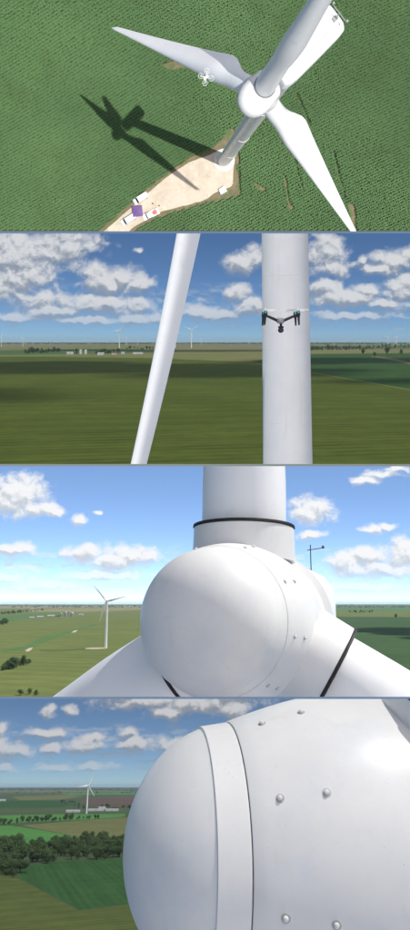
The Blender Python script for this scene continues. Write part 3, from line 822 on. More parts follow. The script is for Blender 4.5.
def person(place, base, yaw, label):
    t = thing(place, "person", label, "person", base, None, rotz(yaw))
    me = bpy.data.meshes.new("body")
    J = [(0, 0, .95), (0, 0, 1.2), (0, 0, 1.42), (0, .0, 1.55), (.1, 0, .9), (.11, .02, .5), (.11, 0, .08), (.12, .14, .04), (-.1, 0, .9), (-.11, -.02, .5), (-.11, 0, .08), (-.12, .12, .04),
         (.2, 0, 1.4), (.25, .02, 1.13), (.24, .12, .9), (-.2, 0, 1.4), (-.25, .02, 1.13), (-.24, .12, .9)]
    E = [(0, 1), (1, 2), (2, 3), (0, 4), (4, 5), (5, 6), (6, 7), (0, 8), (8, 9), (9, 10), (10, 11), (2, 12), (12, 13), (13, 14), (2, 15), (15, 16), (16, 17)]
    rad = [.15, .15, .13, .06, .1, .07, .05, .045, .1, .07, .05, .045, .07, .05, .04, .07, .05, .04]
    me.from_pydata(J, E, [])
    o = bpy.data.objects.new("body", me); place.coll.objects.link(o); o.parent = t; o.matrix_local = Matrix.Identity(4)
    sk = o.modifiers.new("skin", 'SKIN'); o.modifiers.new("sub", 'SUBSURF').levels = 1
    for i, v in enumerate(me.skin_vertices[0].data): v.radius = (rad[i], rad[i]); v.use_root = (i == 0)
    me.materials.append(CLOTH)
    hd = MB().lathe((0, .01, 1.54), (0, 0, 1), [(0, .05), (.03, .075), (.12, .095), (.2, .08), (.24, .03)], 14)
    hd.box((0, .1, 1.64), (.03, .04, .05))
    part(place, "head", hd.mesh("head", SKIN), t)
    part(place, "hair", MB().lathe((0, -.01, 1.66), (0, 0, 1), [(0, .103), (.06, .1), (.11, .06), (.13, .01)], 14).mesh("hair", DRONE_BLACK), t)
g = G1(153, 203.5); person(P1, (g.x, g.y, Z0), 1.0, "person in dark clothes on the gravel, nearer the upper white van")
g = G1(159.5, 205.5); person(P1, (g.x, g.y, Z0), 2.4, "person in dark clothes on the gravel, farther right from the vans")

g = G1(222.5, 190); tr = thing(P1, "transformer_box", "small white transformer box on bare soil below the tower base", "transformer", (g.x, g.y, 0.014), None, rotz(yaw_px(P1, (218, 193), (226, 188))))
part(P1, "cabinet", MB().rings(superbox(Vector((0, 0, .95)), Vector((0, 0, 1)), Vector((1, 0, 0)), Vector((0, 1, 0)), [(-.8, 1.0, .8, 0), (.75, 1.0, .8, 0), (.8, .96, .76, 0)], 24, 12)).mesh("cabinet", CARWHITE), tr)
part(P1, "plinth", MB().box((0, 0, .07), (2.3, 1.9, .14)).mesh("plinth", CONCRETE, False), tr)
for s_ in (-1, 1): part(P1, "door", MB().box((s_ * .48, .82, .9), (.9, .05, 1.3)).mesh("door", CARWHITE, False), tr)
part(P1, "cooling_fins", MB().box((0, -.98, .9), (1.5, .32, 1.1)).mesh("cooling_fins", STEEL, False), tr)

# ------------------------------------------------------------------ trees, buildings and far turbines for the country places
def tree_meshes(seed, n=330, leaf=0.66, flat=1.0, mat=LEAF_A):
    rg = random.Random(seed)
    tr = MB(); tr.tube([(0, 0, 0), (.1, .05, 2.0), (0, .1, 4.0), (.15, 0, 6.4)], [.34, .27, .2, .1], 7)
    for k in range(5):
        a = rg.uniform(0, 6.28); z = rg.uniform(2.2, 4.6)
        tr.tube([(0, 0, z), (math.cos(a) * 1.3, math.sin(a) * 1.3, z + 1.3), (math.cos(a) * 2.2, math.sin(a) * 2.2, z + 2.3)], [.13, .08, .04], 5)
    lobes = []
    for k in range(9):
        a = rg.uniform(0, 6.28); r = rg.uniform(.6, 2.3); lobes.append((math.cos(a) * r, math.sin(a) * r, rg.uniform(2.2, 7.6) * flat, rg.uniform(1.2, 2.1)))
    lobes.append((0, 0, 8.3 * flat, 1.6)); lobes.append((0, 0, 5.5 * flat, 2.3))
    cr = MB()
    for (x, y, z, r) in lobes:
        for i in range(n // 2):
            d = Vector((rg.gauss(0, 1), rg.gauss(0, 1), rg.gauss(0, 1))).normalized(); rr = r * rg.uniform(.55, 1.08)
            p = Vector((x, y, z)) + d * rr; p.z = max(p.z, rg.uniform(.5, 1.2))
            u = d.orthogonal().normalized() + Vector((rg.uniform(-.6, .6), rg.uniform(-.6, .6), rg.uniform(-.6, .6))); u.normalize()
            w = (d + Vector((rg.uniform(-.7, .7),) * 3)).cross(u).normalized(); s = leaf * rg.uniform(.45, 1.0)
            cr.add([p - u * s * .5, p + w * s * .35, p + u * s * .5, p - w * s * .35], [(0, 1, 2, 3)])
    return tr.mesh("trunk", BARK), raw_mesh(cr, "crown", mat)

def raw_mesh(m, name, mat):
    me = bpy.data.meshes.new(name); me.from_pydata(m.v, [], m.f); me.update(); me.materials.append(mat); return me

TREE_KINDS = [tree_meshes(1, mat=LEAF_A), tree_meshes(2, mat=LEAF_B), tree_meshes(3, flat=.85, mat=LEAF_A), tree_meshes(4, flat=1.15, mat=LEAF_B)]
def tree(place, p, h, label, group, wide=1.0):
    tm, cm = random.choice(TREE_KINDS); s = h / 9.6
    t = bpy.data.objects.new("tree", None); place.coll.objects.link(t)
    t.matrix_world = place.M @ Matrix.Translation((p[0], p[1], 0)) @ Matrix.Rotation(random.uniform(0, 6.28), 4, 'Z') @ Matrix.Diagonal((s * wide, s * wide, s, 1))
    tag(t, label, "tree", group)
    for nm, me in (("trunk", tm), ("crown", cm)):
        o = bpy.data.objects.new(nm, me); place.coll.objects.link(o); o.parent = t
    return t

def tree_line(place, a, b, count, h, label, group, spread=1.2, wide=1.25, jy=0.7):
    for i in range(count):
        f = (i + random.uniform(-.35, .35)) / max(1, count - 1)
        x = a[0] + (b[0] - a[0]) * f + random.uniform(-spread, spread); y = a[1] + (b[1] - a[1]) * f + random.uniform(-jy, jy)
        p = place.ground(x, y); tree(place, p, h * random.uniform(.55, 1.35), label, group, wide * random.uniform(.85, 1.35))

def barn(place, px, w, d, h, yaw, label, roof=ROOF_GREY, wall=BARN_WHITE, group=None):
    p = place.ground(*px)
    t = thing(place, "barn", label, "barn", (p.x, p.y, 0), group, rotz(yaw))
    e = h * .66
    wl = MB().add([(-w / 2, -d / 2, 0), (w / 2, -d / 2, 0), (w / 2, d / 2, 0), (-w / 2, d / 2, 0), (-w / 2, -d / 2, e), (w / 2, -d / 2, e), (w / 2, d / 2, e), (-w / 2, d / 2, e), (-w / 2, 0, h), (w / 2, 0, h)],
                  [(0, 1, 5, 4), (2, 3, 7, 6), (1, 2, 6, 9, 5), (3, 0, 4, 8, 7), (4, 5, 9, 8), (6, 7, 8, 9)])
    part(place, "wall", wl.mesh("wall", wall, False), t)
    for s_ in (-1, 1):
        rf = MB().add([(-w / 2 - .5, s_ * (d / 2 + .6), e - .3), (w / 2 + .5, s_ * (d / 2 + .6), e - .3), (w / 2 + .5, 0, h + .15), (-w / 2 - .5, 0, h + .15),
                       (-w / 2 - .5, s_ * (d / 2 + .6), e), (w / 2 + .5, s_ * (d / 2 + .6), e), (w / 2 + .5, 0, h + .45), (-w / 2 - .5, 0, h + .45)],
                      [(0, 1, 2, 3), (4, 5, 6, 7), (0, 1, 5, 4), (1, 2, 6, 5), (2, 3, 7, 6), (3, 0, 4, 7)])
        part(place, "roof", rf.mesh("roof", roof, False), t)
    part(place, "door", MB().box((0, -d / 2 - .05, e * .4), (min(6, w * .3), .2, e * .8)).mesh("door", ROOF_GREY, False), t)
    return t

def silo(place, px, r, h, label, mat=SILO_GREY, cap=ROOF_GREY, group=None):
    p = place.ground(*px)
    t = thing(place, "silo", label, "silo", (p.x, p.y, 0), group)
    part(place, "shell", MB().lathe((0, 0, 0), (0, 0, 1), [(0, r), (h, r)], 20).mesh("shell", mat), t)
    part(place, "dome", MB().lathe((0, 0, h), (0, 0, 1), [(0, r * 1.03), (r * .35, r * .85), (r * .6, r * .45), (r * .7, .1)], 20).mesh("dome", cap), t)
    return t

# a full turbine of usual size, copied into the distance
def far_proto(H=80.0, L=38.5):
    tw = MB().lathe((0, 0, 0), (0, 0, 1), [(0, 2.5), (H * .5, 2.1), (H - 1.6, 1.65)], 20).mesh("tower", WHITE)
    na = MB().rings(superbox(Vector((0, 0, H)), Vector((0, -1, 0)), Vector((1, 0, 0)), Vector((0, 0, 1)), [(-5.5, 1.3, 1.4, .2), (-5.2, 1.6, 1.7, .2), (2.4, 1.6, 1.7, .1), (2.8, 1.3, 1.4, .1)], 16)).mesh("nacelle", WHITE)
    sp = MB().lathe((0, -2.8, H), (0, -1, 0), [(0, 1.5), (1.0, 1.5), (1.8, 1.1), (2.3, .1)], 20).mesh("spinner", WHITE)
    bl = MB().rings(blade_rings(L, 1.1, 3.9, Vector((1, 0, 0)), Vector((0, 1, 0)), Vector((0, 0, 1)), start=1.0, twist=.3, n=16)).mesh("blade", WHITE, angle=60)
    return tw, na, sp, bl
FP = far_proto()
def far_turbine(place, px, yaw, azim, label, group, scale=1.0):
    p = place.ground(*px)
    t = bpy.data.objects.new("wind_turbine", None); place.coll.objects.link(t)
    t.matrix_world = place.M @ Matrix.Translation((p.x, p.y, 0)) @ Matrix.Rotation(yaw, 4, 'Z') @ Matrix.Scale(scale, 4)
    tag(t, label, "wind turbine", group)
    for nm, me in zip(("tower", "nacelle", "spinner"), FP[:3]):
        o = bpy.data.objects.new(nm, me); place.coll.objects.link(o); o.parent = t
    for k in range(3):
        o = bpy.data.objects.new("blade", FP[3]); place.coll.objects.link(o); o.parent = t
        o.matrix_local = Matrix.Translation((0, -3.8, 80)) @ Matrix.Rotation(azim + k * 2 * math.pi / 3, 4, 'Y')
    return t

def woodland(place, y0, y1, x0, x1, name_label, h=11.0, n=260, seed=1):
    """far woods that read as one mass: many rough crowns over a strip of land"""
    rg = random.Random(seed); m = MB()
    for i in range(n):
        x = rg.uniform(x0, x1); y = y0 + (y1 - y0) * rg.random()
        p = place.ground(x, y); hh = h * rg.uniform(.6, 1.2); r = hh * rg.uniform(.55, 1.3)
        vs = []; k = 7
        for zf, rf in ((0, .8), (.35, 1.0), (.7, .8), (1.0, .25)):
            for j in range(k):
                a = 6.283 * j / k; q = rg.uniform(.75, 1.2)
                vs.append((p.x + math.cos(a) * r * rf * q * 1.5, p.y + math.sin(a) * r * rf * q, hh * zf * rg.uniform(.9, 1.1)))
        fs = [(a * k + j, a * k + (j + 1) % k, (a + 1) * k + (j + 1) % k, (a + 1) * k + j) for a in range(3) for j in range(k)] + [tuple(3 * k + j for j in range(k))]
        m.add(vs, fs)
    o = part(place, "woodland", raw_mesh(m, "woodland", LEAF_A))
    tag(o, name_label, "woodland", kind="stuff")

def cloud(place, ground_pt, size, alt, S, label, seed):
    """a cumulus high above, out of the picture, whose shadow falls at ground_pt"""
    rg = random.Random(seed); m = MB()
    c = Vector((ground_pt[0], ground_pt[1], 0)) + S * (alt / S.z)
    sx, sy = size
    ico = bmesh.new(); bmesh.ops.create_icosphere(ico, subdivisions=3, radius=1.0)
    vs0 = [v.co.copy() for v in ico.verts]; fs0 = [tuple(v.index for v in f.verts) for f in ico.faces]; ico.free()
    for k in range(9):
        a = rg.uniform(0, 6.28); q = rg.uniform(.0, .75); px, py = math.cos(a) * q * sx, math.sin(a) * q * sy; r = rg.uniform(.28, .5)
        ph = [rg.uniform(0, 6) for _ in range(6)]
        vs = []
        for v in vs0:
            b = 1 + .12 * math.sin(5 * v.x + ph[0]) * math.sin(4 * v.y + ph[1]) + .10 * math.sin(9 * v.x + 7 * v.z + ph[2]) * math.sin(8 * v.y + ph[3]) + .05 * math.sin(19 * v.y + ph[4]) * math.sin(17 * v.x + ph[5])
            z = v.z * b * min(sx, sy) * .55 * r * 1.6
            vs.append((px + v.x * b * r * sx, py + v.y * b * r * sy, z if z > 0 else z * .25))
        m.add(vs, fs0)
    o = part(place, "cloud", m.mesh("cloud", CLOUD), local=Matrix.Translation(c))
    tag(o, label, "cloud", "clouds above the fields")

# ---- place 2 -----------------------------------------------------------------------------------------
OL = lambda r, g, b, k=1.0: (r * k, g * k, b * k)
F2_BASE = field_material("far_fields_olive", (0.205, 0.205, 0.077), (0.143, 0.171, 0.059), patch=0.0016, patch2=0.012)
F2_CORN = field_material("corn_seen_from_mid_height", (0.101, 0.131, 0.024), (0.079, 0.110, 0.021), rows=9.0, row_angle=R_(-11), row_amt=0.7, patch=0.008, patch2=0.09, third=(0.055, 0.080, 0.018), tram=31.0, tram_amt=0.2)
F2_BEAN = field_material("soybean_field", (0.052, 0.110, 0.034), (0.044, 0.090, 0.028), rows=14.0, row_angle=R_(-35), row_amt=0.3, patch=0.004, patch2=0.05)
F2_TAN = field_material("ripe_strip", (0.24, 0.20, 0.10), (0.17, 0.165, 0.075), patch=0.003, patch2=0.03)
F2_GREEN = field_material("green_strip", (0.090, 0.162, 0.054), (0.072, 0.132, 0.043), patch=0.003, patch2=0.03)
big_ground(P2, F2_BASE, 26000)
field_px(P2, "field", [(-260, 470), (-260, 357), (40, 356.5), (150, 358), (250, 362), (330, 376), (420, 392), (700, 432), (700, 470)], F2_CORN, 0.10)
field_px(P2, "field", [(250, 361.6), (300, 354), (420, 353), (700, 353), (700, 431.4), (420, 391.2), (330, 375.4)], F2_BEAN, 0.14)
for px, m_ in (([(-200, 352), (60, 349.5), (140, 349.5), (160, 352.5), (20, 355), (-200, 356)], F2_GREEN), ([(180, 345.5), (262, 346), (262, 348.5), (170, 348.5)], F2_TAN),
               ([(305, 346), (420, 345.5), (600, 346), (600, 348.5), (305, 349)], F2_GREEN), ([(330, 350.2), (420, 349.7), (600, 350), (600, 351.6), (330, 351.8)], F2_TAN),
               ([(-100, 344.6), (60, 344.2), (110, 346), (-100, 347.2)], F2_TAN), ([(310, 343), (420, 343), (420, 344.6), (310, 344.8)], F2_TAN)):
    field_px(P2, "field", px, m_, 0.22)
field_px(P2, "track", [(372, 355.6), (392, 358), (420, 365), (420, 367.5), (396, 361), (372, 356.8)], SOIL, 0.3)
woodland(P2, 342.8, 344.0, -60, 470, "far dark woods along the horizon behind the tower", 19, 800, 3)
woodland(P2, 344.0, 344.6, 300, 470, "bands of far trees right of the white tower", 12, 70, 5)
tree_line(P2, (310, 350.5), (372, 349), 34, 19, "leafy tree in the hedgerow right of the white tower", "hedgerow right of the tower")
tree_line(P2, (375, 348), (408, 347.5), 18, 19, "leafy tree in the farther hedgerow at the right edge", "farther hedgerow at the right")
for px, h, lb in (((363.5, 354), 22, "round tree on the left of three standing in the dark field"), ((386.5, 354), 28, "tallest round tree standing in the dark field at right"), ((374, 357), 15, "lower tree nearest the track in the dark field"), ((401, 354), 18, "small tree by the right edge in the dark field")):
    tree(P2, P2.ground(*px), h, lb, None, 1.3)
tree_line(P2, (26, 353.5), (58, 352), 24, 17, "leafy tree in the grove left of the white barns", "grove left of the farm")
tree_line(P2, (96, 353.5), (118, 352.8), 12, 16, "leafy tree around the farm buildings", "trees among the farm buildings")
tree_line(P2, (126, 349), (152, 349), 10, 16, "leafy tree between the farm and the leaning blade", "trees right of the farm")
barn(P2, (70, 354.3), 22, 12, 8, .2, "white barn at the left end of the farm beside the dark silo")
silo(P2, (76.5, 354), 2.6, 19, "tall dark silo in the farm left of the blade", SILO_DARK, SILO_DARK)
silo(P2, (81, 354), 5, 13, "white grain bin right beside the dark silo", BARN_WHITE, ROOF_GREY)
silo(P2, (86, 354), 5, 12, "white grain bin right of the other white grain bin", BARN_WHITE, ROOF_GREY)
barn(P2, (101, 355), 20, 12, 8, -.1, "long white shed right of the grain bins")
barn(P2, (114, 354.5), 14, 11, 9, .3, "farmhouse-sized barn with a dark red roof among trees", ROOF_RED)
barn(P2, (123, 354), 12, 10, 7, 0, "small white shed beside the red-roofed barn")
barn(P2, (138, 354), 34, 12, 6, 0.02, "longest low white shed, nearest the leaning blade")
barn(P2, (357.5, 349.5), 14, 9, 7, .1, "small white farm building in the hedgerow right of the tower")
TG = "far turbines on the horizon"
for (x, y, yaw, az, sc, lb) in ((1.5, 346.5, .3, .4, .9, "far turbine at the left edge of the second picture"), (23, 346.4, .1, .1, .85, "far turbine above the grove at left"),
        (98, 344.2, .2, .9, .8, "tiny far turbine left of the largest one behind the farm"), (119.5, 347.8, .35, .55, 1.25, "far turbine standing behind the farm, largest left of the blade"),
        (126.5, 345, .2, .2, .9, "far turbine just right of the largest one behind the farm"), (138, 344.8, .1, 1.0, .9, "far turbine half way between farm and leaning blade"),
        (175.5, 347.4, .2, -.05, 1.25, "first far turbine right of the leaning blade"), (191.5, 347.9, .3, .95, 1.3, "largest far turbine right of the leaning blade"),
        (201, 344.6, .1, .3, .8, "tiny far turbine right of the largest pair"), (249, 344, .1, .8, .7, "tiny far turbine left of the white tower"),
        (388, 345.8, .3, .5, 1.0, "left of two far turbines at the right edge"), (396.5, 345.8, .2, .1, 1.0, "right of two far turbines at the right edge"), (359, 343.8, .2, .7, .7, "faint far turbine right of the white tower")):
    far_turbine(P2, (x, y), yaw, az, lb, TG, sc * 1.12)

# near turbine of place 2
D2 = 45.0
tb = P2.away(286, 348, D2)
lean = -math.atan(7.6 / 230.0)
t2 = thing(P2, "wind_turbine", "white turbine tower and one leaning blade, close up behind the drone", "wind turbine", (tb.x, tb.y, 0), None)
def tower2(z): return Vector(((z - 45.0) * math.tan(lean), 0, z))
prof = []
zs = [20, 35, 40, 45, 50, 55, 62, 75]
rings = []
for z in zs:
    r = 1.505 - 0.0125 * (z - 45)
    rings.append([tower2(z) + Vector((math.cos(2 * math.pi * j / 64) * r, math.sin(2 * math.pi * j / 64) * r, 0)) for j in range(64)])
part(P2, "tower", MB().rings(rings).mesh("tower", TOWER), t2, cut=True)
for row in (237, 274, 311.5, 349, 386.5, 423.5, 460.5):
    z = P2.away(286, row, D2 - 1.5).z
    r = 1.505 - 0.0125 * (z - 45)
    part(P2, "weld_seam", MB().lathe(tower2(z) - Vector((0, 0, .022)), (0, 0, 1), [(0, r + .001), (.01, r + .006), (.034, r + .006), (.044, r + .001)], 64, False, False).mesh("weld_seam", SEAM), t2, cut=True)
for zt, yb in ((50.3, 0),):
    pass
bl = []
b0 = P2.away(187.5, 225, 40.0); b1 = P2.away(135.5, 470, 38.0)
vdir = (b1 - b0); Lb = vdir.length; vdir.normalize()
chd = Vector((0.92, 0.38, 0)); chd = (chd - vdir * chd.dot(vdir)).normalized(); thd = vdir.cross(chd)
for i in range(15):
    f = i / 14; c_ = 1.34 + (0.88 - 1.34) * f; t_ = 0.46 + (0.32 - 0.46) * f
    ring = [b0 + vdir * (Lb * f) + chd * ((x - .38) * c_) + thd * (y * t_ * 2) + Vector((0.07 * (4 * f * (1 - f)), 0, 0)) - Vector((tb.x, tb.y, 0)) for x, y in AF]
    bl.append(ring)
part(P2, "blade", MB().rings(bl).mesh("blade", WHITE, angle=60), t2, cut=True)
dp = P2.away(280.5, 321, 12.0)
build_v_drone(P2, dp, 1.0)
for k, (px, sz) in enumerate((((40, 367), (420, 420)), ((-30, 392), (130, 120)), ((235, 372), (230, 170)), ((370, 360), (330, 420)), ((410, 382), (90, 90)), ((160, 350.5), (800, 500)), ((150, 366), (200, 160)))):
    cloud(P2, P2.ground(*px), sz, 1500, S2, "white cumulus high over the green fields behind the tower", 40 + k)

# ---- hub of a turbine close up ------------------------------------------------------------------------
def hub_close(place, t, o, ax, up, ph0, blades, scale=1.0, bolt_ph=0.0, L=38.0, cut=True, seg=96, nl=1.0, seals=(0, 0, 0), nac=(1.5, 11.0), hubz=2.0, crease=20, flat=1.452, flare=0.39, seam=GROOVE):
    """o: centre of the seam circle behind the nose; ax: towards the nose"""
    k = scale; ax = ax.normalized(); up = (up - ax * up.dot(ax)).normalized(); sd = ax.cross(up)
    # nose dome and its flat band
    nose = []
    for i in range(15):
        a0 = R_(crease); a = a0 + (math.pi / 2 - a0) * (1 - i / 14)
        nose.append((0.36 + nl * (math.sin(a) - math.sin(a0)) / (1 - math.sin(a0)), 0.005 + 1.415 * math.cos(a) / math.cos(a0)))
    nose = [(z * k, r * k) for z, r in nose]
    part(place, "nose_cone", MB().lathe(o, ax, nose, seg, True, False).mesh("nose_cone", FAIRING, angle=50), t, cut=cut)
    part(place, "nose_band", MB().lathe(o, ax, [(0.36 * k, 1.42 * k), (0.352 * k, flat * k), (0.012 * k, 1.505 * k), (-0.003 * k, 1.50 * k), (-0.003 * k, 1.40 * k)], seg, False, False).mesh("nose_band", FAIRING, angle=15), t, cut=cut)
    part(place, "seam", MB().lathe(o, ax, [(0.006 * k, 1.494 * k), (-0.02 * k, 1.494 * k)], seg, False, False).mesh("seam", seam), t, cut=cut)
    def body_r(z):      # radius of the fairing z metres behind the seam
        return 1.515 + flare * math.sin(min(1, z / 1.7) * math.pi / 2) if z < 1.7 else 1.515 + flare - 0.05 * (z - 1.7)
    prof = [(-0.016, 1.42), (-0.016, 1.515)] + [(-z, body_r(z)) for z in (0.03, .2, .4, .6, .8, 1.0, 1.25, 1.5, 1.7, 2.0, 2.4, 2.8, 3.2)] + [(-(hubz + 1.3), 1.83), (-(hubz + 1.38), 1.7), (-(hubz + 1.4), 1.2)]
    body = part(place, "hub_fairing", MB().lathe(o, ax, [(z * k, r * k) for z, r in prof], seg, False, True).mesh("hub_fairing", FAIRING, angle=50), t, cut=cut)
    W = WM[t.name]
    for i in range(9):
        a = bolt_ph + i * math.pi / 4.5
        d = up * math.cos(a) + sd * math.sin(a)
        for zb in (0.33, 0.82):
            slope = (body_r(zb + .02) - body_r(zb - .02)) / .04
            nrm = (d + ax * slope).normalized()
            p = o - ax * (zb * k) + d * (body_r(zb) * k)
            q = W @ p; row = CY - F * q.z / q.y
            if not (place.top + 4 < row < place.bottom - 3): continue
            bo = part(place, "bolt", MB().lathe(p, nrm, [(0, .022 * k), (.006 * k, .030 * k), (.020 * k, .030 * k), (.032 * k, .026 * k), (.039 * k, .014 * k), (.041 * k, .002)], 14).mesh("bolt", BOLT), t)
            part(place, "washer", MB().lathe(p - nrm * .004, nrm, [(0, .050 * k), (.007 * k, .049 * k), (.008 * k, .02 * k)], 16).mesh("washer", WASHER), bo)
    hc = o - ax * (hubz * k)
    for az, ds in zip(blades, seals):
        e = (up * math.cos(az) + sd * math.sin(az) - ax * (0.17 if az < 0 else 0.0)).normalized()
        hc = o - ax * (hubz * k) + e * ds
        part(place, "blade_collar", MB().lathe(hc, e, [(1.4 * k, 1.185 * k), (1.8 * k, 1.175 * k), (2.16 * k, 1.165 * k), (2.18 * k, 1.1 * k)], 64).mesh("blade_collar", FAIRING, angle=30), t, cut=cut)
        part(place, "blade_seal", MB().lathe(hc, e, [(2.165 * k, 1.0 * k), (2.17 * k, 1.175 * k), (2.19 * k, 1.19 * k), (2.235 * k, 1.182 * k), (2.25 * k, 1.0 * k)], 64).mesh("blade_seal", RUBBER), t, cut=cut)
        ch = -ax; th = e.cross(ch).normalized()
        rg = [[hc + p * k for p in r] for r in blade_rings(L, 0.985, 3.1, ch, th, e, start=2.2, n=40, s0=0, s1=.6, le=.33)]
        part(place, "blade", MB().rings(rg).mesh("blade", WHITE, angle=60), t, cut=cut)
    ns = superbox(o, ax, sd, up, [(-(hubz + 1.45) * k, 1.2, 1.3, 0), (-(hubz + 1.7) * k, nac[0] - .05, 1.5, 0), (-(hubz + 3) * k, nac[0], 1.6, .0), (-nac[1] * k, nac[0], 1.6, .0), (-(nac[1] + .4) * k, nac[0] - .3, 1.3, 0)])
    part(place, "nacelle", MB().rings(ns).mesh("nacelle", WHITE), t, cut=cut)
    return body, hc, up, sd

# ---- place 3 -----------------------------------------------------------------------------------------
F3_BASE = field_material("rolling_corn", (0.163, 0.194, 0.060), (0.132, 0.169, 0.049), rows=12.0, row_angle=R_(20), row_amt=0.4, patch=0.004, patch2=0.03, tram=48.0)
F3_GREEN = field_material("bright_crop", (0.102, 0.189, 0.061), (0.087, 0.163, 0.051), patch=0.004, patch2=0.03)
F3_DARK = field_material("dark_crop", (0.062, 0.115, 0.045), (0.05, 0.10, 0.04), rows=12.0, row_angle=R_(60), row_amt=0.2, patch=0.004, patch2=0.03)
F3_TAN = field_material("pale_stubble", (0.28, 0.25, 0.12), (0.22, 0.21, 0.10), patch=0.003, patch2=0.03)
big_ground(P3, F3_BASE, 42000)
def strip_px(a, b, w):
    return [(a[0], a[1] - w), (b[0], b[1] - w), (b[0], b[1] + w), (a[0], a[1] + w)]
field_px(P3, "field", [(-120, 618), (0, 616), (40, 613.5), (66, 611.5), (60, 613.8), (38, 617.5), (12, 621.5), (-120, 625)], F3_GREEN, 0.1)
field_px(P3, "field", [(0, 650.5), (25, 646), (40, 638), (60, 633), (92, 624.5), (99, 625), (76, 631.5), (54, 638.5), (40, 645), (22, 650.5), (0, 653)], F3_GREEN, 0.1)
field_px(P3, "grass_waterway", [(40, 650.2), (70, 650), (99, 648.6), (99, 649.2), (70, 650.8), (40, 651.2)], F3_DARK, 0.15)
field_px(P3, "field", [(-100, 606.5), (60, 605.7), (145, 606), (145, 607.6), (40, 608.5), (-100, 609.5)], F3_TAN, 0.12)
field_px(P3, "field", [(30, 609.5), (145, 607.8), (145, 610), (85, 612), (30, 612)], F3_TAN, 0.1)
field_px(P3, "field", [(255, 607), (440, 606), (600, 606), (600, 611), (400, 611.5), (255, 611)], F3_GREEN, 0.1)
field_px(P3, "field", [(255, 611.3), (400, 611.8), (600, 612), (600, 617.5), (400, 617), (255, 616.4)], F3_BASE, 0.14)
field_px(P3, "field", [(255, 616.6), (400, 617.2), (600, 618), (600, 700), (255, 700)], F3_DARK, 0.12)
for px in ([(25, 651), (29, 648.5), (33, 647.8), (31, 650.4), (28, 652)], [(71, 632.8), (75, 630.6), (78, 630.2), (75, 632.6)], [(85, 648.6), (92, 647.9), (105, 647.8), (107, 648.9), (96, 649.4), (86, 649.4)]):
    field_px(P3, "gravel_pad", px, GRAVEL, 0.3)
woodland(P3, 605.0, 607.5, -60, 470, "far dark woods along the horizon in the third picture", 17, 700, 7)
far_turbine(P3, (105.8, 648.3), -.25, -.74, "lone white turbine standing in the olive field left of the big nose cone", None, 1.04)
tree_line(P3, (-2, 614.5), (22, 612.8), 20, 19, "leafy tree in the belt at the left edge, above the green strip", "tree belt at the left edge")
tree_line(P3, (20, 612.2), (42, 610.8), 14, 17, "leafy tree in the thin far belt near the farm", "thin belt near the farm")
tree_line(P3, (-2, 626), (9, 623), 9, 17, "leafy tree in the clump at the left edge left of the farm", "clump left of the farm")
tree_line(P3, (2, 671), (12, 669), 5, 11, "large bushy tree in the nearest clump at left, rear side", "nearest clump at left", .5, 1.5, .4)
tree_line(P3, (14, 668), (29, 664), 6, 10, "large bushy tree in the nearest clump at left, right side", "nearest clump at left", .5, 1.5, .4)
tree_line(P3, (350, 613), (371, 612.6), 13, 18, "leafy tree in the grove right of the hub", "grove right of the hub")
tree(P3, P3.ground(396, 618), 22, "lone dark tree in the shaded field right of the blade", None, 1.4)
tree(P3, P3.ground(382, 609.8), 11, "lone small tree in the far pale field at right", None, 1.2)
for i, (px, h_) in enumerate((((20, 695.5), 6), ((29, 694.5), 5.5), ((36, 695.8), 5))):
    tree(P3, P3.ground(*px), h_, ("low bush at the bottom edge, leftmost of three", "low bush at the bottom edge, middle of three", "low bush at the bottom edge, rightmost of three")[i], None, 1.6)["category"] = "bush"
barn(P3, (32, 618.5), 26, 14, 8, .3, "low grey-roofed shed at the farm's left end in the third picture")
barn(P3, (40, 618), 32, 15, 10, .2, "white barn in the middle of the farm in the third picture")
barn(P3, (51, 617), 40, 16, 11, .1, "long white barn beside the round grain bins")
silo(P3, (61, 617), 6.5, 20, "leftmost grey grain bin of the farm row")
silo(P3, (65.5, 616.5), 7.5, 23, "tall grey grain bin in the middle of the row")
silo(P3, (72, 616.5), 10, 19, "widest grey grain bin at the right of the row")
silo(P3, (69, 615.5), 5, 25, "slim grey silo standing behind the wide grain bin")
barn(P3, (81, 615.5), 30, 14, 9, 0, "small white shed right of the grain bins")
barn(P3, (32, 609), 50, 18, 11, 0, "far white shed near the tree belt above the farm")
tree_line(P3, (54, 617.6), (59, 617.3), 4, 9, "dark leafy tree between barn and grain bins", "trees between barn and bins")

b3 = R_(20); D3 = 14.0
o3 = P3.far(214, 621, D3)
ax3 = Vector((-math.sin(b3), -math.cos(b3), 0.06)).normalized()
t3 = thing(P3, "wind_turbine", "white turbine nose cone and hub seen head-on with three blade roots", "wind turbine", (0, 0, 0))
body3, hc3, u3, s3 = hub_close(P3, t3, o3, ax3, Vector((0, 0, 1)), 0, (0.0, 2 * math.pi / 3, -2 * math.pi / 3), 1.0, bolt_ph=R_(-60), seals=(0, -0.4, 0), nac=(1.25, 7.0), crease=8, flat=1.425, flare=0.24, seam=SEAM)
mb = P3.far(310.5, 550, 20.5)
dn = Vector((0, 0, -1))
m3 = MB().tube([mb + dn * 0.75, mb + Vector((0, 0, .15))], .016).tube([mb + Vector((-.10, 0, -.01)), mb + Vector((.37, 0, .06))], .013)
m3.lathe(mb + Vector((.37, 0, .04)), (0, 0, 1), [(0, .03), (.05, .045), (.09, .02)], 8)
part(P3, "weather_mast", m3.mesh("weather_mast", STEEL), t3)
cloud(P3, P3.ground(440, 634), (330, 420), 1600, S3, "white cumulus high over the dark field right of the hub", 71)

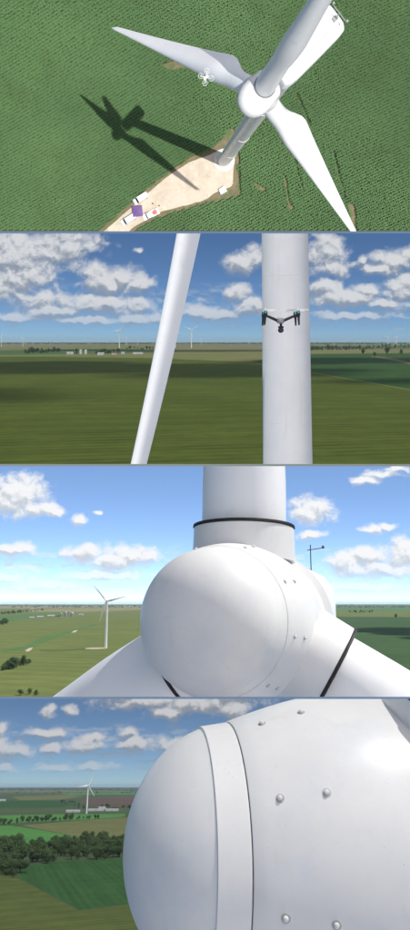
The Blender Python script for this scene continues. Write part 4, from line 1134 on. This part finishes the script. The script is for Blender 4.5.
# ---- place 4 -----------------------------------------------------------------------------------------
F4_BASE = field_material("mixed_far_fields", (0.091, 0.124, 0.052), (0.065, 0.098, 0.042), patch=0.0016, patch2=0.012)
F4_OLIVE = field_material("olive_corn", (0.114, 0.140, 0.036), (0.094, 0.124, 0.031), rows=9.0, row_angle=R_(-28), row_amt=0.5, patch=0.008, patch2=0.07, tram=27.0)
F4_DARK = field_material("dark_green_crop", (0.047, 0.114, 0.031), (0.039, 0.101, 0.027), rows=7.0, row_angle=R_(75), row_amt=0.4, patch=0.008, patch2=0.07, tram=24.0)
F4_BRIGHT = field_material("bright_green_crop", (0.098, 0.260, 0.058), (0.081, 0.227, 0.049), patch=0.004, patch2=0.04)
F4_TAN = field_material("tasselled_corn", (0.182, 0.189, 0.068), (0.150, 0.166, 0.057), rows=11.0, row_angle=R_(10), row_amt=0.3, patch=0.005, patch2=0.04)
F4_BROWN = field_material("tilled_soil", (0.143, 0.098, 0.068), (0.117, 0.081, 0.058), patch=0.003, patch2=0.03)
big_ground(P4, F4_BASE, 42000)
field_px(P4, "field", [(-200, 790.5), (-200, 867), (0, 877), (20, 879), (79, 911), (132, 904.5), (170, 897), (400, 880), (400, 960), (-200, 960)], F4_OLIVE, 0.1) if False else None
field_px(P4, "field", [(-220, 850), (0, 874), (20, 880), (79, 911.6), (133, 905), (420, 872), (420, 950), (-220, 950)], F4_OLIVE, 0.10)
field_px(P4, "field", [(20, 867), (50, 863), (82, 860.5), (126, 859.5), (420, 850), (420, 871.2), (133, 904.3), (79, 910.8), (20, 879.2)], F4_DARK, 0.14)
field_px(P4, "field", [(-160, 829), (11, 826), (38, 830), (76, 837.2), (70, 841), (60, 847), (0, 847), (-160, 850)], F4_BRIGHT, 0.12)
field_px(P4, "field", [(22, 825.8), (60, 822.6), (110, 818.8), (160, 816.5), (400, 816), (400, 842), (128, 840), (77, 837)], F4_TAN, 0.16)
field_px(P4, "field", [(-160, 817), (0, 815.8), (60, 814.6), (125, 814.2), (125, 817), (92, 819.6), (40, 822), (0, 824), (-160, 826)], F4_BRIGHT, 0.1)
field_px(P4, "field", [(84, 799), (128, 796.5), (220, 796), (220, 806), (140, 806.6), (96, 806.6), (80, 803)], F4_BROWN, 0.14)
for px, m_ in (([(12, 797), (70, 795), (84, 796.6), (60, 800), (20, 800.6)], F4_TAN), ([(-80, 800.6), (50, 801.2), (78, 803.5), (60, 808), (-80, 809)], F4_DARK), ([(-80, 791.2), (50, 790.6), (130, 791), (130, 792.4), (20, 793), (-80, 793)], F4_TAN),
               ([(60, 793.4), (135, 793), (135, 794.8), (70, 795)], F4_BRIGHT)):
    field_px(P4, "field", px, m_, 0.2)
woodland(P4, 788.0, 790.5, -60, 250, "far dark woods along the horizon in the lowest picture", 17, 500, 13)
woodland(P4, 792.2, 793.6, -60, 250, "second band of far woods below the horizon in the lowest picture", 11, 60, 14)
far_turbine(P4, (86.5, 814.2), .55, .42, "white turbine beyond the tree belts left of the nose cone", None, 1.0)
GB = "trees of the wide wood across the middle"
lbl = "dark leafy tree in the wide wood above the dark green field"
for a, b, c_, h_ in (((58, 846), (128, 849), 24, 12), ((60, 852), (128, 853), 22, 12), ((62, 858), (128, 858), 18, 11), ((76, 841), (128, 843), 14, 11)):
    tree_line(P4, a, b, c_, h_, lbl, GB, 2.4, 1.6, 2.2)
lbl = "dark leafy tree in the wood at the left edge, left of the dark field"
for a, b, c_, h_ in (((-2, 848), (56, 850), 18, 12), ((-2, 856), (56, 856), 18, 12), ((-2, 863), (52, 862), 15, 12), ((-1, 870), (18, 872), 8, 11), ((-1, 876), (14, 877), 5, 10)):
    tree_line(P4, a, b, c_, h_, lbl, "trees of the left wood", 2.2, 1.6, 2.0)
tree_line(P4, (12, 823.5), (97, 819), 26, 12, "leafy tree in the hedgerow between the two bright green fields", "hedgerow between bright fields", 1.0, 1.2, .8)
tree_line(P4, (-2, 824.5), (8, 825), 5, 12, "leafy tree at the left end of the bright fields", "clump at the left end of the bright fields")
tree_line(P4, (60, 802.6), (76, 803.6), 9, 13, "leafy tree in the small grove left of the white turbine", "grove left of the white turbine")
tree_line(P4, (76, 807), (82, 809.5), 4, 13, "leafy tree beside the foot of the white turbine", "trees at the turbine's foot")
tree_line(P4, (100, 808), (134, 809), 14, 11, "leafy tree around the long white sheds", "trees around the white sheds")
for x, w, lb in ((73, 60, "long white shed left of the white turbine's foot"), (96, 70, "long white shed right of the white turbine's foot"), (112, 60, "white shed at the right of the row by the nose cone")):
    barn(P4, (x, 812.6 if x < 90 else 811.4), w * .75, 16, 7, .03, lb)
barn(P4, (2, 801.5), 40, 18, 10, .1, "white barn at the left edge far away")
barn(P4, (102, 809.5), 26, 14, 8, .2, "second white shed behind the row right of the turbine")

b4 = R_(81); D4 = 8.75
o4 = P4.far(226, 851, D4)
ax4 = Vector((-math.sin(b4), -math.cos(b4), 0.0)).normalized()
t4 = thing(P4, "wind_turbine", "white turbine nose cone and bolted hub fairing seen close from the side", "wind turbine", (0, 0, 0))
body4, hc4, u4, s4 = hub_close(P4, t4, o4, ax4, Vector((0, 0, 1)), 0, (R_(90), R_(210), R_(330)), 1.0, bolt_ph=R_(-68), seg=128, nl=0.92, hubz=3.1)

# ------------------------------------------------------------------ haze over the country of each place
def haze(place, far, top, density, color):
    m = bpy.data.materials.new("haze_air"); m.use_nodes = True
    n, l = new_nodes(m.node_tree)
    o = n.new("ShaderNodeOutputMaterial"); v = n.new("ShaderNodeVolumePrincipled")
    v.inputs['Color'].default_value = (*color, 1); v.inputs['Density'].default_value = density; v.inputs['Anisotropy'].default_value = 0.0
    l.new(v.outputs[0], o.inputs['Volume'])
    W = far * .62
    me = MB().box((0, far / 2 - 15, (top - 1) / 2), (2 * W, far + 30, top + 1)).mesh("haze", m, False)
    ob = part(place, "haze", me)
    AIR.objects.link(ob)
    tag(ob, "thin pale blue haze over the far fields", "haze", kind="stuff")
if True:
    haze(P2, 26500, 125, 2.8e-5, (0.62, 0.80, 1.0))
    haze(P3, 42500, 125, 2.0e-5, (0.62, 0.80, 1.0))
    haze(P4, 42500, 125, 2.0e-5, (0.62, 0.80, 1.0))
